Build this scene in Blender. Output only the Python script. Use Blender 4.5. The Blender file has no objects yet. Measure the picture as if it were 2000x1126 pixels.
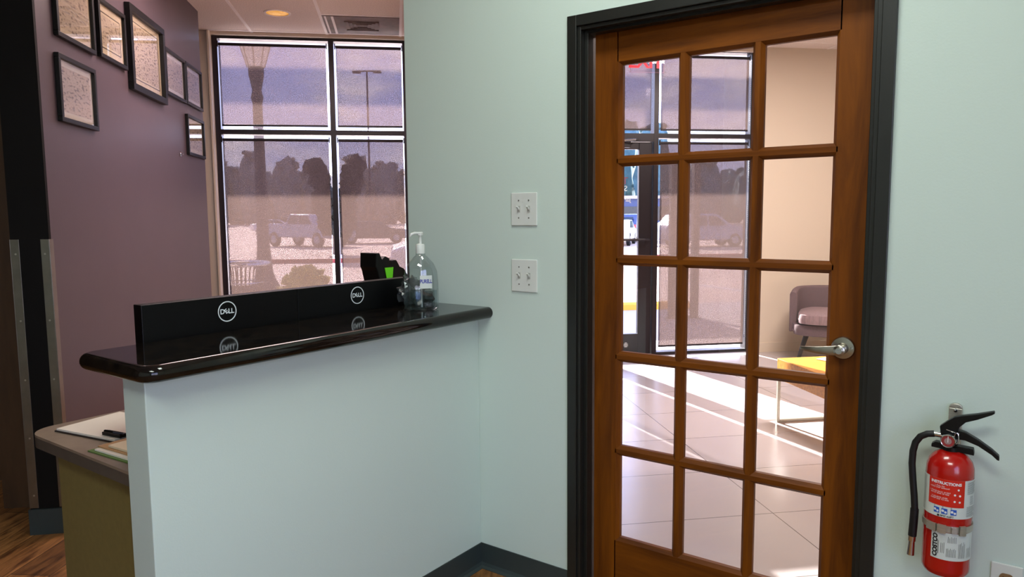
import bpy, bmesh, math, random
from mathutils import Vector, Matrix
PI = math.pi
S = 2 ** -.5
scn = bpy.context.scene
COL = scn.collection

# ------------------------------------------------------------------ camera
YAW, PITCH, ROLL, FPX = -0.62753, 0.10125, -0.00792, 1429.6
CAM = Vector((1.3336, -2.3566, 1.4554))
def cam_axes():
    f = Vector((math.sin(YAW)*math.cos(PITCH), math.cos(YAW)*math.cos(PITCH), -math.sin(PITCH)))
    r = Vector((math.cos(YAW), -math.sin(YAW), 0)); u = r.cross(f)
    c, s = math.cos(ROLL), math.sin(ROLL)
    return r*c+u*s, -r*s+u*c, f
cr, cu, cf = cam_axes()
cd = bpy.data.cameras.new('camera'); co = bpy.data.objects.new('camera', cd); COL.objects.link(co)
m = Matrix.Identity(4)
for i, a in enumerate((cr, cu, -cf)):
    for j in range(3): m[j][i] = a[j]
m.translation = CAM
co.matrix_world = m
cd.sensor_width = 36; cd.lens = FPX*36/2000; cd.clip_start = .05; cd.clip_end = 900
scn.camera = co

# ------------------------------------------------------------------ exposure
vs = scn.view_settings
vs.view_transform = 'Standard'; vs.look = 'None'; vs.gamma = 1; vs.use_curve_mapping = False; vs.exposure = 0.0

# ------------------------------------------------------------------ world and sun
def T(t, n, z=0.):                       # street-front coordinates: t along the glass front, n towards the street
    return Vector((t*S-n*S, t*S+n*S, z))
w = bpy.data.worlds.new('world'); scn.world = w; w.use_nodes = True
nt = w.node_tree; nt.nodes.clear()
def N(nt, kind, **kw):
    n = nt.nodes.new(kind)
    for k, v in kw.items():
        if k in n.inputs: n.inputs[k].default_value = v
        else: setattr(n, k, v)
    return n
tc = N(nt, 'ShaderNodeTexCoord'); sep = N(nt, 'ShaderNodeSeparateXYZ'); nt.links.new(tc.outputs['Generated'], sep.inputs[0])
ramp = N(nt, 'ShaderNodeValToRGB'); nt.links.new(sep.outputs['Z'], ramp.inputs[0])
el = ramp.color_ramp.elements
el[0].position = .0; el[0].color = (.78, .80, 1.0, 1); el[1].position = .6; el[1].color = (.30, .46, 1.1, 1)
e = el.new(.22); e.color = (.52, .60, 1.12, 1)
mp = N(nt, 'ShaderNodeMapping'); mp.inputs['Scale'].default_value = (3, 3, 9); nt.links.new(tc.outputs['Generated'], mp.inputs[0])
no = N(nt, 'ShaderNodeTexNoise', Scale=2.2, Detail=6.0, Roughness=.6); nt.links.new(mp.outputs[0], no.inputs['Vector'])
cr2 = N(nt, 'ShaderNodeValToRGB'); nt.links.new(no.outputs['Fac'], cr2.inputs[0])
cr2.color_ramp.elements[0].position = .47; cr2.color_ramp.elements[1].position = .68
mx = N(nt, 'ShaderNodeMix', data_type='RGBA'); nt.links.new(cr2.outputs[0], mx.inputs[0]); nt.links.new(ramp.outputs[0], mx.inputs[6])
mx.inputs[7].default_value = (1.15, 1.1, 1.15, 1)
bg = N(nt, 'ShaderNodeBackground', Strength=5.6); nt.links.new(mx.outputs[2], bg.inputs[0])
wo = N(nt, 'ShaderNodeOutputWorld'); nt.links.new(bg.outputs[0], wo.inputs[0])
sl = bpy.data.lights.new('sun', 'SUN'); sl.energy = 50; sl.angle = .009; sl.color = (1, .93, .84)
so = bpy.data.objects.new('sun', sl); COL.objects.link(so)
d = T(.25, -1.0, -.50)                   # the way the light travels
so.rotation_euler = d.to_track_quat('-Z', 'Y').to_euler(); so.location = T(-4, 16, 12)

# ------------------------------------------------------------------ rectangular ceiling lamps: one near the door, the rest added as fill
def area(name, loc, sx, sy, power, col, rz=0):
    l = bpy.data.lights.new(name, 'AREA'); l.shape = 'RECTANGLE'; l.size = sx; l.size_y = sy; l.energy = power; l.color = col
    o = bpy.data.objects.new(name, l); COL.objects.link(o); o.location = loc; o.rotation_euler = (0, 0, rz)
    return o
area('lamp_and_fill_front_room', (.42, -.95, 3.06), .9, .4, 24, (.92, 1.0, .93))
area('lamp_and_fill_front_room', (1.3, -2.8, 3.06), 1.2, .6, 48, (.92, 1.0, .92))  # added as overall fill for the front room
area('fill_lamp_lobby', T(2.6, 2.2, 3.05), 1.2, .6, 150, (1.0, .86, .80), PI/4)  # warm fill added over the lobby
area('fill_lamp_reception', T(-1.3, 2.2, 3.05), 1.2, .6, 46, (1.0, .78, .76), PI/4)  # pinkish fill added over the reception

# ------------------------------------------------------------------ materials
def lin(h):
    h = h.lstrip('#'); o = []
    for i in (0, 2, 4):
        c = int(h[i:i+2], 16)/255; o.append(c/12.92 if c <= .04045 else ((c+.055)/1.055)**2.4)
    return (*o, 1)
MATS = {}
def mat(name, col, rough=.5, metal=0., spec=.5, noise=0., nscale=8., bump=0., bscale=60., coat=0., trans=0., stretch=None, col2=None, detail=4., emit=None, estr=0.):
    if name in MATS: return MATS[name]
    m = bpy.data.materials.new(name); m.use_nodes = True; MATS[name] = m
    nt = m.node_tree; b = nt.nodes['Principled BSDF']
    c = lin(col) if isinstance(col, str) else (*col, 1)
    b.inputs['Base Color'].default_value = c; b.inputs['Roughness'].default_value = rough
    b.inputs['Metallic'].default_value = metal; b.inputs['Specular IOR Level'].default_value = spec
    b.inputs['Coat Weight'].default_value = coat; b.inputs['Coat Roughness'].default_value = .08
    b.inputs['Transmission Weight'].default_value = trans
    if emit:
        b.inputs['Emission Color'].default_value = lin(emit); b.inputs['Emission Strength'].default_value = estr
    tc = N(nt, 'ShaderNodeTexCoord'); mp = N(nt, 'ShaderNodeMapping'); nt.links.new(tc.outputs['Object'], mp.inputs[0])
    if stretch: mp.inputs['Scale'].default_value = stretch
    if noise or col2:
        t = N(nt, 'ShaderNodeTexNoise', Scale=nscale, Detail=detail, Roughness=.6); nt.links.new(mp.outputs[0], t.inputs['Vector'])
        r = N(nt, 'ShaderNodeValToRGB'); nt.links.new(t.outputs['Fac'], r.inputs[0])
        r.color_ramp.elements[0].position = .3; r.color_ramp.elements[1].position = .7
        if col2: r.color_ramp.elements[0].color = lin(col2)
        else: r.color_ramp.elements[0].color = tuple(max(0, x*(1-noise)) for x in c[:3])+(1,)
        r.color_ramp.elements[1].color = tuple(min(1, x*(1+noise*.5)) for x in c[:3])+(1,)
        nt.links.new(r.outputs[0], b.inputs['Base Color'])
    if bump:
        t2 = N(nt, 'ShaderNodeTexNoise', Scale=bscale, Detail=3.0); nt.links.new(mp.outputs[0], t2.inputs['Vector'])
        bp = N(nt, 'ShaderNodeBump', Strength=bump, Distance=.002); nt.links.new(t2.outputs['Fac'], bp.inputs['Height'])
        nt.links.new(bp.outputs[0], b.inputs['Normal'])
    return m
def glassmat(name, tint=(1, 1, 1), refl=.08, rough=.0):
    m = bpy.data.materials.new(name); m.use_nodes = True; nt = m.node_tree; nt.nodes.clear()
    o = N(nt, 'ShaderNodeOutputMaterial'); a = N(nt, 'ShaderNodeBsdfTransparent'); a.inputs[0].default_value = (*tint, 1)
    g = N(nt, 'ShaderNodeBsdfGlossy', Roughness=rough); f = N(nt, 'ShaderNodeLayerWeight', Blend=.5)
    pw = N(nt, 'ShaderNodeMath', operation='POWER'); pw.inputs[1].default_value = 4.0; nt.links.new(f.outputs['Facing'], pw.inputs[0])
    mul = N(nt, 'ShaderNodeMath', operation='MULTIPLY_ADD'); mul.inputs[1].default_value = .8; mul.inputs[2].default_value = refl; mul.use_clamp = True
    x = N(nt, 'ShaderNodeMixShader'); nt.links.new(pw.outputs[0], mul.inputs[0]); nt.links.new(mul.outputs[0], x.inputs[0])
    nt.links.new(a.outputs[0], x.inputs[1]); nt.links.new(g.outputs[0], x.inputs[2]); nt.links.new(x.outputs[0], o.inputs[0])
    MATS[name] = m
    return m
M_wall = mat('wall_paint', '#cbdad1', .55, bump=.12, bscale=180, spec=.3)
M_wallw = mat('cream_paint', '#d9c9b6', .6, bump=.1, bscale=160, spec=.3)
M_plum = mat('plum_paint', '#58494f', .42, bump=.1, bscale=140, spec=.45, noise=.06, nscale=3)
M_black = mat('black_paint', '#1a1815', .45, spec=.4, noise=.15, nscale=4)
M_blackwall = mat('black_wall_paint', '#0c0a09', .7, spec=.2)
M_brownwall = mat('brown_laminate', '#4a331c', .5, noise=.25, nscale=3, stretch=(6, 6, 1))
M_frame = mat('door_frame_paint', '#1d1e1b', .38, noise=.12, nscale=5, bump=.08, bscale=70)
M_alu = mat('dark_bronze_aluminium', '#241c22', .35, metal=.3, noise=.1)
M_steel = mat('brushed_steel', '#c2bdb0', .38, metal=.75, noise=.12, nscale=20, stretch=(1, 1, 18))
M_nickel = mat('satin_nickel', '#b9b4a8', .26, metal=1., noise=.08, nscale=30)
M_chrome = mat('chrome', '#d8d8d8', .12, metal=1., noise=.03)
M_white = mat('white_plastic', '#d9dcd6', .35, noise=.03)
M_base = mat('dark_rubber_base', '#323c3c', .45, noise=.15, nscale=5)
M_khaki = mat('olive_laminate', '#7d6f40', .55, noise=.10, nscale=40)
M_desk = mat('grey_brown_laminate', '#8d7b69', .4, noise=.22, nscale=9)
M_deskedge = mat('grey_brown_edge', '#5a5148', .4, noise=.2, nscale=14)
M_red = mat('red_enamel', '#b00d06', .22, coat=.5, noise=.06)
M_bplast = mat('black_plastic', '#0b0b0b', .4, spec=.3, noise=.2, nscale=20)
M_rubber = mat('black_rubber', '#0b0b0b', .5, noise=.2, nscale=40)
M_lblw = mat('label_white', '#d3d9d3', .35, noise=.02)
M_lblr = mat('label_red', '#d2240e', .35, noise=.04)
M_lblb = mat('label_blue', '#1c55b8', .35, noise=.04)
M_ink = mat('ink_black', '#15151a', .5, noise=.05)
M_inkg = mat('ink_grey', '#5b5d5d', .5, noise=.05)
M_paint = mat('white_lettering', '#e4e6e4', .5, noise=.03)
M_dell = mat('silver_lettering', '#dfe6e6', .35, noise=.03, emit='#000000')
M_mon = mat('monitor_shell', '#060607', .42, spec=.25, noise=.2, nscale=30, bump=.15, bscale=400)
M_paper = mat('cream_paper', '#e2cfae', .7, noise=.05, nscale=3)
M_paperw = mat('white_paper', '#e6dccd', .7, noise=.03, nscale=6)
M_tan = mat('manila_card', '#b28a5c', .7, noise=.1)
M_green = mat('green_card', '#5a7a35', .6, noise=.1)
M_lime = mat('lime_label', '#6fe01c', .5, noise=.06)
M_brass = mat('brown_bakelite', '#8a6a48', .4, noise=.1)
M_fabric = mat('mauve_upholstery', '#6e5a5d', .9, noise=.25, nscale=120, bump=.5, bscale=300)
M_fabric2 = mat('mauve_cushion', '#8f7779', .9, noise=.3, nscale=70, stretch=(1, 1, .15), bump=.5, bscale=250)
M_darkwood = mat('dark_wood_leg', '#2c2322', .4, noise=.2)
M_oak = mat('golden_oak', '#cf8e26', .4, col2='#a06418', nscale=5, stretch=(1, 9, 9), coat=.3)
M_tag = mat('gold_reflector', '#e8b43a', .25, metal=.6, noise=.05, emit='#ffb52e', estr=.35)
M_ceil = mat('ceiling_tile', '#f0e2da', .8, noise=.2, nscale=130, bump=.3, bscale=200, detail=1.)
M_grid = mat('ceiling_grid_metal', '#fbf3f0', .5, noise=.03)
M_grille = mat('dark_return_grille', '#6f5a52', .6, noise=.35, nscale=9)
M_exitred = mat('exit_red', '#e8102c', .4, emit='#e8102c', estr=.7, noise=.03)
M_asph = mat('asphalt', '#c9b29c', .9, noise=.12, nscale=1.5)
M_conc = mat('pale_concrete', '#b5aca4', .9, noise=.08, nscale=2)
M_yellow = mat('yellow_road_paint', '#e8a82c', .6, noise=.12, nscale=6)
M_redcurb = mat('red_curb_paint', '#8c3530', .7, noise=.15, nscale=6)
M_leafd = mat('dark_leaves', '#0d0d0a', .9, noise=.4, nscale=3)
M_leafb = mat('hazed_far_leaves', '#a39886', .9, noise=.35, nscale=1.2)  # pale distance haze put into the leaf colour
M_leafy = mat('yellow_green_leaves', '#b0a63a', .8, noise=.5, nscale=25)
M_bark = mat('bark', '#4a3b32', .9, noise=.3)
M_pole = mat('lamp_post_paint', '#4a403c', .6, noise=.2)
M_lens = mat('frosted_lantern', '#d8cfc8', .4, noise=.05)
M_carw = mat('white_car_paint', '#e3e3e6', .25, coat=.6, noise=.02)
M_cars = mat('silver_car_paint', '#8f97a8', .25, metal=.4, coat=.6, noise=.03)
M_carb = mat('blue_car_paint', '#2c3a66', .25, coat=.6, noise=.04)
M_card = mat('dark_car_paint', '#2a2a30', .25, coat=.6, noise=.04)
M_carg = mat('car_glass', '#15181c', .08, spec=.8, noise=.05)
M_tyre = mat('tyre', '#111111', .8, noise=.2)
M_tail = mat('tail_light_red', '#c4142a', .3, noise=.05)
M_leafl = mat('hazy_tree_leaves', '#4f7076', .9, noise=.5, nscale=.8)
M_build = mat('pale_facade', '#4c5878', .8, noise=.1, nscale=.4)
M_glass = glassmat('clear_glass', (.96, .97, .97), .035)
M_fglass = glassmat('street_glass', (.93, .94, .97), .035)
M_pglass = glassmat('picture_glass', (.95, .95, .95), .055)
M_bottle = glassmat('clear_bottle_plastic', (.86, .89, .90), .12, .04)
M_acry = glassmat('clear_acrylic', (.97, .93, .97), .03)

def door_wood():
    m = bpy.data.materials.new('door_wood'); m.use_nodes = True; nt = m.node_tree; b = nt.nodes['Principled BSDF']
    tc = N(nt, 'ShaderNodeTexCoord'); mp = N(nt, 'ShaderNodeMapping'); mp.inputs['Scale'].default_value = (9, 9, .8)
    nt.links.new(tc.outputs['Object'], mp.inputs[0])
    a = N(nt, 'ShaderNodeTexNoise', Scale=2.2, Detail=7.0, Roughness=.62, Distortion=.6); nt.links.new(mp.outputs[0], a.inputs['Vector'])
    r = N(nt, 'ShaderNodeValToRGB'); nt.links.new(a.outputs['Fac'], r.inputs[0])
    r.color_ramp.elements[0].position = .3; r.color_ramp.elements[0].color = lin('#4d2403')
    r.color_ramp.elements[1].position = .72; r.color_ramp.elements[1].color = lin('#824604')
    nt.links.new(r.outputs[0], b.inputs['Base Color']); b.inputs['Roughness'].default_value = .5
    b.inputs['Specular IOR Level'].default_value = .2; b.inputs['Coat Weight'].default_value = .02; b.inputs['Coat Roughness'].default_value = .25
    return m
M_wood = door_wood()
m2 = M_wood.copy(); m2.name = 'door_wood_cross_grain'
[n for n in m2.node_tree.nodes if n.type == 'MAPPING'][0].inputs['Scale'].default_value = (.8, 9, 9)
M_woodx = m2

def granite():
    m = bpy.data.materials.new('polished_black_granite'); m.use_nodes = True; nt = m.node_tree; b = nt.nodes['Principled BSDF']
    tc = N(nt, 'ShaderNodeTexCoord')
    a = N(nt, 'ShaderNodeTexNoise', Scale=26.0, Detail=8.0, Roughness=.75); nt.links.new(tc.outputs['Object'], a.inputs['Vector'])
    r = N(nt, 'ShaderNodeValToRGB'); nt.links.new(a.outputs['Fac'], r.inputs[0])
    r.color_ramp.elements[0].position = .42; r.color_ramp.elements[0].color = lin('#070607')
    r.color_ramp.elements[1].position = .85; r.color_ramp.elements[1].color = lin('#2e251c')
    nt.links.new(r.outputs[0], b.inputs['Base Color']); b.inputs['Roughness'].default_value = .07
    b.inputs['Specular IOR Level'].default_value = .45
    return m
M_granite = granite()

def planks():
    m = bpy.data.materials.new('rustic_wood_planks'); m.use_nodes = True; nt = m.node_tree; b = nt.nodes['Principled BSDF']
    tc = N(nt, 'ShaderNodeTexCoord'); mp = N(nt, 'ShaderNodeMapping'); mp.inputs['Rotation'].default_value = (0, 0, math.radians(-121.5))
    nt.links.new(tc.outputs['Object'], mp.inputs[0])
    br = N(nt, 'ShaderNodeTexBrick', Scale=1.0); br.inputs['Brick Width'].default_value = 1.2; br.inputs['Row Height'].default_value = .17
    br.inputs['Mortar Size'].default_value = .002; br.inputs['Color1'].default_value = lin('#b8814a'); br.inputs['Color2'].default_value = lin('#7c522b')
    br.inputs['Mortar'].default_value = lin('#2a1a0e'); nt.links.new(mp.outputs[0], br.inputs['Vector'])
    mp2 = N(nt, 'ShaderNodeMapping'); mp2.inputs['Scale'].default_value = (1.2, 10, 1); nt.links.new(mp.outputs[0], mp2.inputs[0])
    a = N(nt, 'ShaderNodeTexNoise', Scale=3.0, Detail=8.0, Roughness=.65, Distortion=1.0); nt.links.new(mp2.outputs[0], a.inputs['Vector'])
    r = N(nt, 'ShaderNodeValToRGB'); nt.links.new(a.outputs['Fac'], r.inputs[0]); r.color_ramp.elements[0].position = .33
    r.color_ramp.elements[0].color = (.25, .2, .16, 1); r.color_ramp.elements[1].position = .6; r.color_ramp.elements[1].color = (1, 1, 1, 1)
    x = N(nt, 'ShaderNodeMix', data_type='RGBA', blend_type='MULTIPLY'); x.inputs[0].default_value = 1
    nt.links.new(br.outputs[0], x.inputs[6]); nt.links.new(r.outputs[0], x.inputs[7]); nt.links.new(x.outputs[2], b.inputs['Base Color'])
    b.inputs['Roughness'].default_value = .5
    return m
M_planks = planks()

def tiles():
    m = bpy.data.materials.new('large_grey_floor_tiles'); m.use_nodes = True; nt = m.node_tree; b = nt.nodes['Principled BSDF']
    tc = N(nt, 'ShaderNodeTexCoord'); mp = N(nt, 'ShaderNodeMapping'); mp.inputs['Rotation'].default_value = (0, 0, math.radians(-45))
    mp.inputs['Location'].default_value = (.14, .02, 0)
    nt.links.new(tc.outputs['Object'], mp.inputs[0])
    br = N(nt, 'ShaderNodeTexBrick', Scale=1.0, offset=0.0); br.inputs['Brick Width'].default_value = 1.2; br.inputs['Row Height'].default_value = .6
    br.inputs['Mortar Size'].default_value = .0025; br.inputs['Color1'].default_value = lin('#b8aead'); br.inputs['Color2'].default_value = lin('#b1a8a9')
    br.inputs['Mortar'].default_value = lin('#5a5454'); nt.links.new(mp.outputs[0], br.inputs['Vector'])
    nt.links.new(br.outputs[0], b.inputs['Base Color']); b.inputs['Roughness'].default_value = .24; b.inputs['Specular IOR Level'].default_value = .9
    return m
M_tiles = tiles()

def shade_fabric():
    m = bpy.data.materials.new('solar_screen_fabric'); m.use_nodes = True; nt = m.node_tree; nt.nodes.clear()
    o = N(nt, 'ShaderNodeOutputMaterial')
    tc = N(nt, 'ShaderNodeTexCoord')
    a = N(nt, 'ShaderNodeTexNoise', Scale=190.0, Detail=2.0); nt.links.new(tc.outputs['Object'], a.inputs['Vector'])
    mr = N(nt, 'ShaderNodeMapRange'); mr.inputs['From Min'].default_value = .3; mr.inputs['From Max'].default_value = .7
    mr.inputs['To Min'].default_value = .20; mr.inputs['To Max'].default_value = .35; nt.links.new(a.outputs['Fac'], mr.inputs['Value'])
    tr = N(nt, 'ShaderNodeBsdfTransparent'); tr.inputs[0].default_value = (1, .93, .95, 1)
    di = N(nt, 'ShaderNodeBsdfDiffuse'); di.inputs[0].default_value = (.10, .08, .075, 1)
    tl = N(nt, 'ShaderNodeBsdfTranslucent'); tl.inputs[0].default_value = (.053, .039, .033, 1)
    ad = N(nt, 'ShaderNodeAddShader'); nt.links.new(di.outputs[0], ad.inputs[0]); nt.links.new(tl.outputs[0], ad.inputs[1])
    x = N(nt, 'ShaderNodeMixShader'); nt.links.new(mr.outputs[0], x.inputs[0]); nt.links.new(ad.outputs[0], x.inputs[1]); nt.links.new(tr.outputs[0], x.inputs[2])
    nt.links.new(x.outputs[0], o.inputs[0])
    return m
M_shade = shade_fabric()

def certificate(name, base, ink):
    m = bpy.data.materials.new(name); m.use_nodes = True; nt = m.node_tree; b = nt.nodes['Principled BSDF']
    tc = N(nt, 'ShaderNodeTexCoord'); mp = N(nt, 'ShaderNodeMapping'); mp.inputs['Scale'].default_value = (1, 12, 34); nt.links.new(tc.outputs['Object'], mp.inputs[0])
    a = N(nt, 'ShaderNodeTexNoise', Scale=2.6, Detail=3.0); nt.links.new(mp.outputs[0], a.inputs['Vector'])
    r = N(nt, 'ShaderNodeValToRGB'); nt.links.new(a.outputs['Fac'], r.inputs[0]); r.color_ramp.elements[0].position = .38; r.color_ramp.elements[1].position = .48
    r.color_ramp.elements[0].color = lin(ink); r.color_ramp.elements[1].color = lin(base)
    nt.links.new(r.outputs[0], b.inputs['Base Color']); b.inputs['Roughness'].default_value = .7
    return m
M_cert = certificate('certificate_print', '#cfbba0', '#7d6a58')
M_certg = certificate('certificate_print_grey', '#c6b4a2', '#7d6e66')

# ------------------------------------------------------------------ mesh helpers
class MB:
    def __init__(s): s.bm = bmesh.new()
    def box(s, x0, x1, y0, y1, z0, z1):
        v = [s.bm.verts.new(p) for p in ((x0,y0,z0),(x1,y0,z0),(x1,y1,z0),(x0,y1,z0),(x0,y0,z1),(x1,y0,z1),(x1,y1,z1),(x0,y1,z1))]
        for f in ((0,3,2,1),(4,5,6,7),(0,1,5,4),(1,2,6,5),(2,3,7,6),(3,0,4,7)): s.bm.faces.new([v[i] for i in f])
        return s
    def prism(s, pts, fa, fb):           # pts 2-D; fa/fb map a 2-D point to the two end 3-D points
        a = [s.bm.verts.new(fa(p)) for p in pts]; b = [s.bm.verts.new(fb(p)) for p in pts]; n = len(pts)
        s.bm.faces.new(a); s.bm.faces.new(b[::-1])
        for i in range(n): s.bm.faces.new((a[i], b[i], b[(i+1) % n], a[(i+1) % n]))
        bmesh.ops.recalc_face_normals(s.bm, faces=s.bm.faces[:]); return s
    def ring_surface(s, rings, cap=True, closed=True):
        rs = [[s.bm.verts.new(p) for p in r] for r in rings]; n = len(rs[0])
        for a, b in zip(rs, rs[1:]):
            for i in range(n if closed else n-1): s.bm.faces.new((a[i], a[(i+1) % n], b[(i+1) % n], b[i]))
        if cap: s.bm.faces.new(rs[0][::-1]); s.bm.faces.new(rs[-1])
        bmesh.ops.recalc_face_normals(s.bm, faces=s.bm.faces[:]); return s
    def tube(s, path, rad, seg=12):
        path = [Vector(p) for p in path]; rings = []
        rr = rad if isinstance(rad, (list, tuple)) else [rad]*len(path)
        ref = None
        for i, p in enumerate(path):
            tg = (path[min(i+1, len(path)-1)]-path[max(i-1, 0)]).normalized()
            if ref is None:
                ref = tg.cross(Vector((0, 0, 1)))
                if ref.length < .05: ref = tg.cross(Vector((1, 0, 0)))
            a = (ref-tg*ref.dot(tg)).normalized(); ref = a; b = tg.cross(a).normalized()
            rings.append([p+(a*math.cos(q)+b*math.sin(q))*rr[i] for q in [2*PI*k/seg for k in range(seg)]])
        return s.ring_surface(rings)
    def lathe(s, prof, c=(0, 0, 0), seg=32, axis='Z', sx=1., sy=1.):
        rings = []
        for r, h in prof:
            ring = []
            for k in range(seg):
                q = 2*PI*k/seg; a, b = r*math.cos(q)*sx, r*math.sin(q)*sy
                p = {'Z': (a, b, h), 'Y': (a, h, b), 'X': (h, a, b)}[axis]
                ring.append((p[0]+c[0], p[1]+c[1], p[2]+c[2]))
            rings.append(ring)
        return s.ring_surface(rings)
    def blob(s, c, r, seed=0, amp=.2, sub=2, sc=(1, 1, 1)):
        rnd = random.Random(seed); ph = [rnd.uniform(0, 6.28) for _ in range(6)]
        g = bmesh.ops.create_icosphere(s.bm, subdivisions=sub, radius=1)
        for v in g['verts']:
            p = v.co.normalized()
            k = 1+amp*(math.sin(p.x*5+ph[0])*math.sin(p.y*5+ph[1])+.6*math.sin(p.z*8+ph[2]+p.x*7)+.5*math.sin(p.y*13+ph[3])*math.sin(p.x*12+ph[4]))
            v.co = Vector((c[0]+p.x*r*k*sc[0], c[1]+p.y*r*k*sc[1], c[2]+p.z*r*k*sc[2]))
        return s
    def build(s, name, material, parent=None, smooth=False, bevel=0., loc=None, rz=None, seg=2):
        me = bpy.data.meshes.new(name); s.bm.to_mesh(me); s.bm.free(); me.materials.append(material)
        o = bpy.data.objects.new(name, me); COL.objects.link(o)
        if parent: o.parent = parent
        if loc is not None: o.location = loc
        if rz is not None: o.rotation_euler = (0, 0, rz)
        if smooth:
            for p in me.polygons: p.use_smooth = True
            e = None
            try:
                me.set_sharp_from_angle(angle=math.radians(40))
            except Exception: pass
        if bevel:
            b = o.modifiers.new('bevel', 'BEVEL'); b.width = bevel; b.segments = seg; b.limit_method = 'ANGLE'; b.angle_limit = .6
        return o
def tag(o, label, cat, group=None):
    o['label'] = label; o['category'] = cat
    if group: o['group'] = group
    return o
def thing(name, label, cat, loc=(0, 0, 0), rz=0., group=None):
    o = bpy.data.objects.new(name, None); COL.objects.link(o); o.location = loc; o.rotation_euler = (0, 0, rz); o.empty_display_size = .1
    return tag(o, label, cat, group)
def struct(o): o['kind'] = 'structure'; return o
def sempty(name, loc=(0, 0, 0), rz=0.):
    o = bpy.data.objects.new(name, None); COL.objects.link(o); o.location = loc; o.rotation_euler = (0, 0, rz); o['kind'] = 'structure'; return o
def text_mb(txt, size, fn, spacing=1., shear=0., mb=None, bold=0.):
    """flat lettering; fn maps (x right, y up), origin at the text's centre"""
    c = bpy.data.curves.new('lettering', 'FONT'); c.body = txt; c.size = size; c.align_x = 'CENTER'; c.align_y = 'CENTER'; c.space_character = spacing; c.shear = shear; c.offset = bold
    o = bpy.data.objects.new('lettering', c); COL.objects.link(o)
    dg = bpy.context.evaluated_depsgraph_get(); dg.update()
    me = bpy.data.meshes.new_from_object(o.evaluated_get(dg))
    bpy.data.objects.remove(o, do_unlink=True); bpy.data.curves.remove(c)
    mb = mb or MB(); vs_ = [mb.bm.verts.new(fn(v.co.x, v.co.y)) for v in me.vertices]
    for p in me.polygons:
        try: mb.bm.faces.new([vs_[i] for i in p.vertices])
        except ValueError: pass
    bpy.data.meshes.remove(me)
    return mb
def rounded(x0, x1, y0, y1, r, seg=6, corners=(1, 1, 1, 1)):   # corners: x0y0, x1y0, x1y1, x0y1
    pts = []
    for (cx, cy, a0, on) in ((x0, y0, PI, corners[0]), (x1, y0, 1.5*PI, corners[1]), (x1, y1, 0, corners[2]), (x0, y1, .5*PI, corners[3])):
        if not on: pts.append((cx, cy)); continue
        mx_, my_ = (cx+r if cx == x0 else cx-r), (cy+r if cy == y0 else cy-r)
        for k in range(seg+1):
            q = a0+(PI/2)*k/seg; pts.append((mx_+r*math.cos(q), my_+r*math.sin(q)))
    return pts
def flat(z): return lambda p: (p[0], p[1], z)

R45 = PI/4
CEIL = 3.10
# ================================================================== STRUCTURE
# floors
def poly_slab(name, pts, z0, z1, m):
    return struct(MB().prism(pts, flat(z0), flat(z1)).build(name, m))
poly_slab('floor_reception', [(-7.2, -5.0), (3.1, -5.0), (3.1, -.005), (-.87, -.005), (-3.83, 2.955), (-7.2, 2.955)][0:3]+[(-.80, -.005)]+[T(-.50, .66)[:2], T(-.50, 4.52)[:2], T(-4.5, 4.52)[:2], (-7.2, 0), (-7.2, -5.0)][:-1], -.10, 0, M_planks)
poly_slab('floor_lobby', [(-.78, 0), (7.75, 0), T(5.5, 4.52)[:2], T(-.495, 4.52)[:2], T(-.495, .72)[:2]], -.10, .0, M_tiles)
# ceiling
c = struct(MB().box(-4.5, 5.5, -5.5, 4.64, CEIL, CEIL+.15).build('ceiling', M_ceil, rz=R45))
g = MB()
for t in (-3.93, -3.27, -2.61, -1.95, -1.29, -.63): g.box(t-.012, t+.012, -3, 4.52, CEIL-.004, CEIL+.001)
for n_ in (4.40, 1.88+1.26, 1.88, .62): g.box(-4.4, -.45, n_-.012, n_+.012, CEIL-.0035, CEIL+.001)
g.box(-1.29, -.63, 3.758, 3.782, CEIL-.0035, CEIL+.001)
g.build('ceiling_grid', M_grid, c)
g = MB()
for t in (.37, 1.03, 1.69, 2.35, 3.01, 3.67, 4.33): g.box(t-.008, t+.008, .6, 4.52, CEIL-.003, CEIL+.001)
g.box(-.44, 5, 4.19, 4.206, CEIL-.003, CEIL+.001); g.box(-.44, 5, 2.9, 2.916, CEIL-.003, CEIL+.001)
g.build('ceiling_grid', M_grid, c)
# walls : door wall
wl = MB()
wl.box(-.87, -.045, -.07, .06, 0, CEIL); wl.box(.959, 7.8, -.07, .06, 0, CEIL); wl.box(-.045, .959, -.07, .06, 2.125, CEIL)
struct(wl.build('wall_front_room', M_wall))
# pony wall
struct(MB().box(-.605, -.493, -1.43, -.07, 0, 1.043).build('wall_reception_counter', M_wall, bevel=.003))
# partition between reception and lobby
struct(MB().prism([(-.87, .06), (-.74, .06), T(-.44, .70)[:2], T(-.44, 4.46)[:2], T(-.565, 4.46)[:2], T(-.565, .66)[:2]], flat(0), flat(CEIL)).build('wall_lobby_partition', M_wallw))
# plum wall with black end
struct(MB().box(-2.41, -2.25, .975, 3.81, 0, CEIL).build('wall_plum', M_plum, rz=R45))
struct(MB().box(-2.41, -2.2505, .955, .975, 0, CEIL).build('wall_plum_end', M_blackwall, rz=R45))
b = MB(); b.box(-2.416, -2.246, .945, .956, 0, .12); b.box(-2.25, -2.244, .945, 3.81, 0, .12)
struct(b.build('baseboard_plum', M_base, rz=R45))
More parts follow.
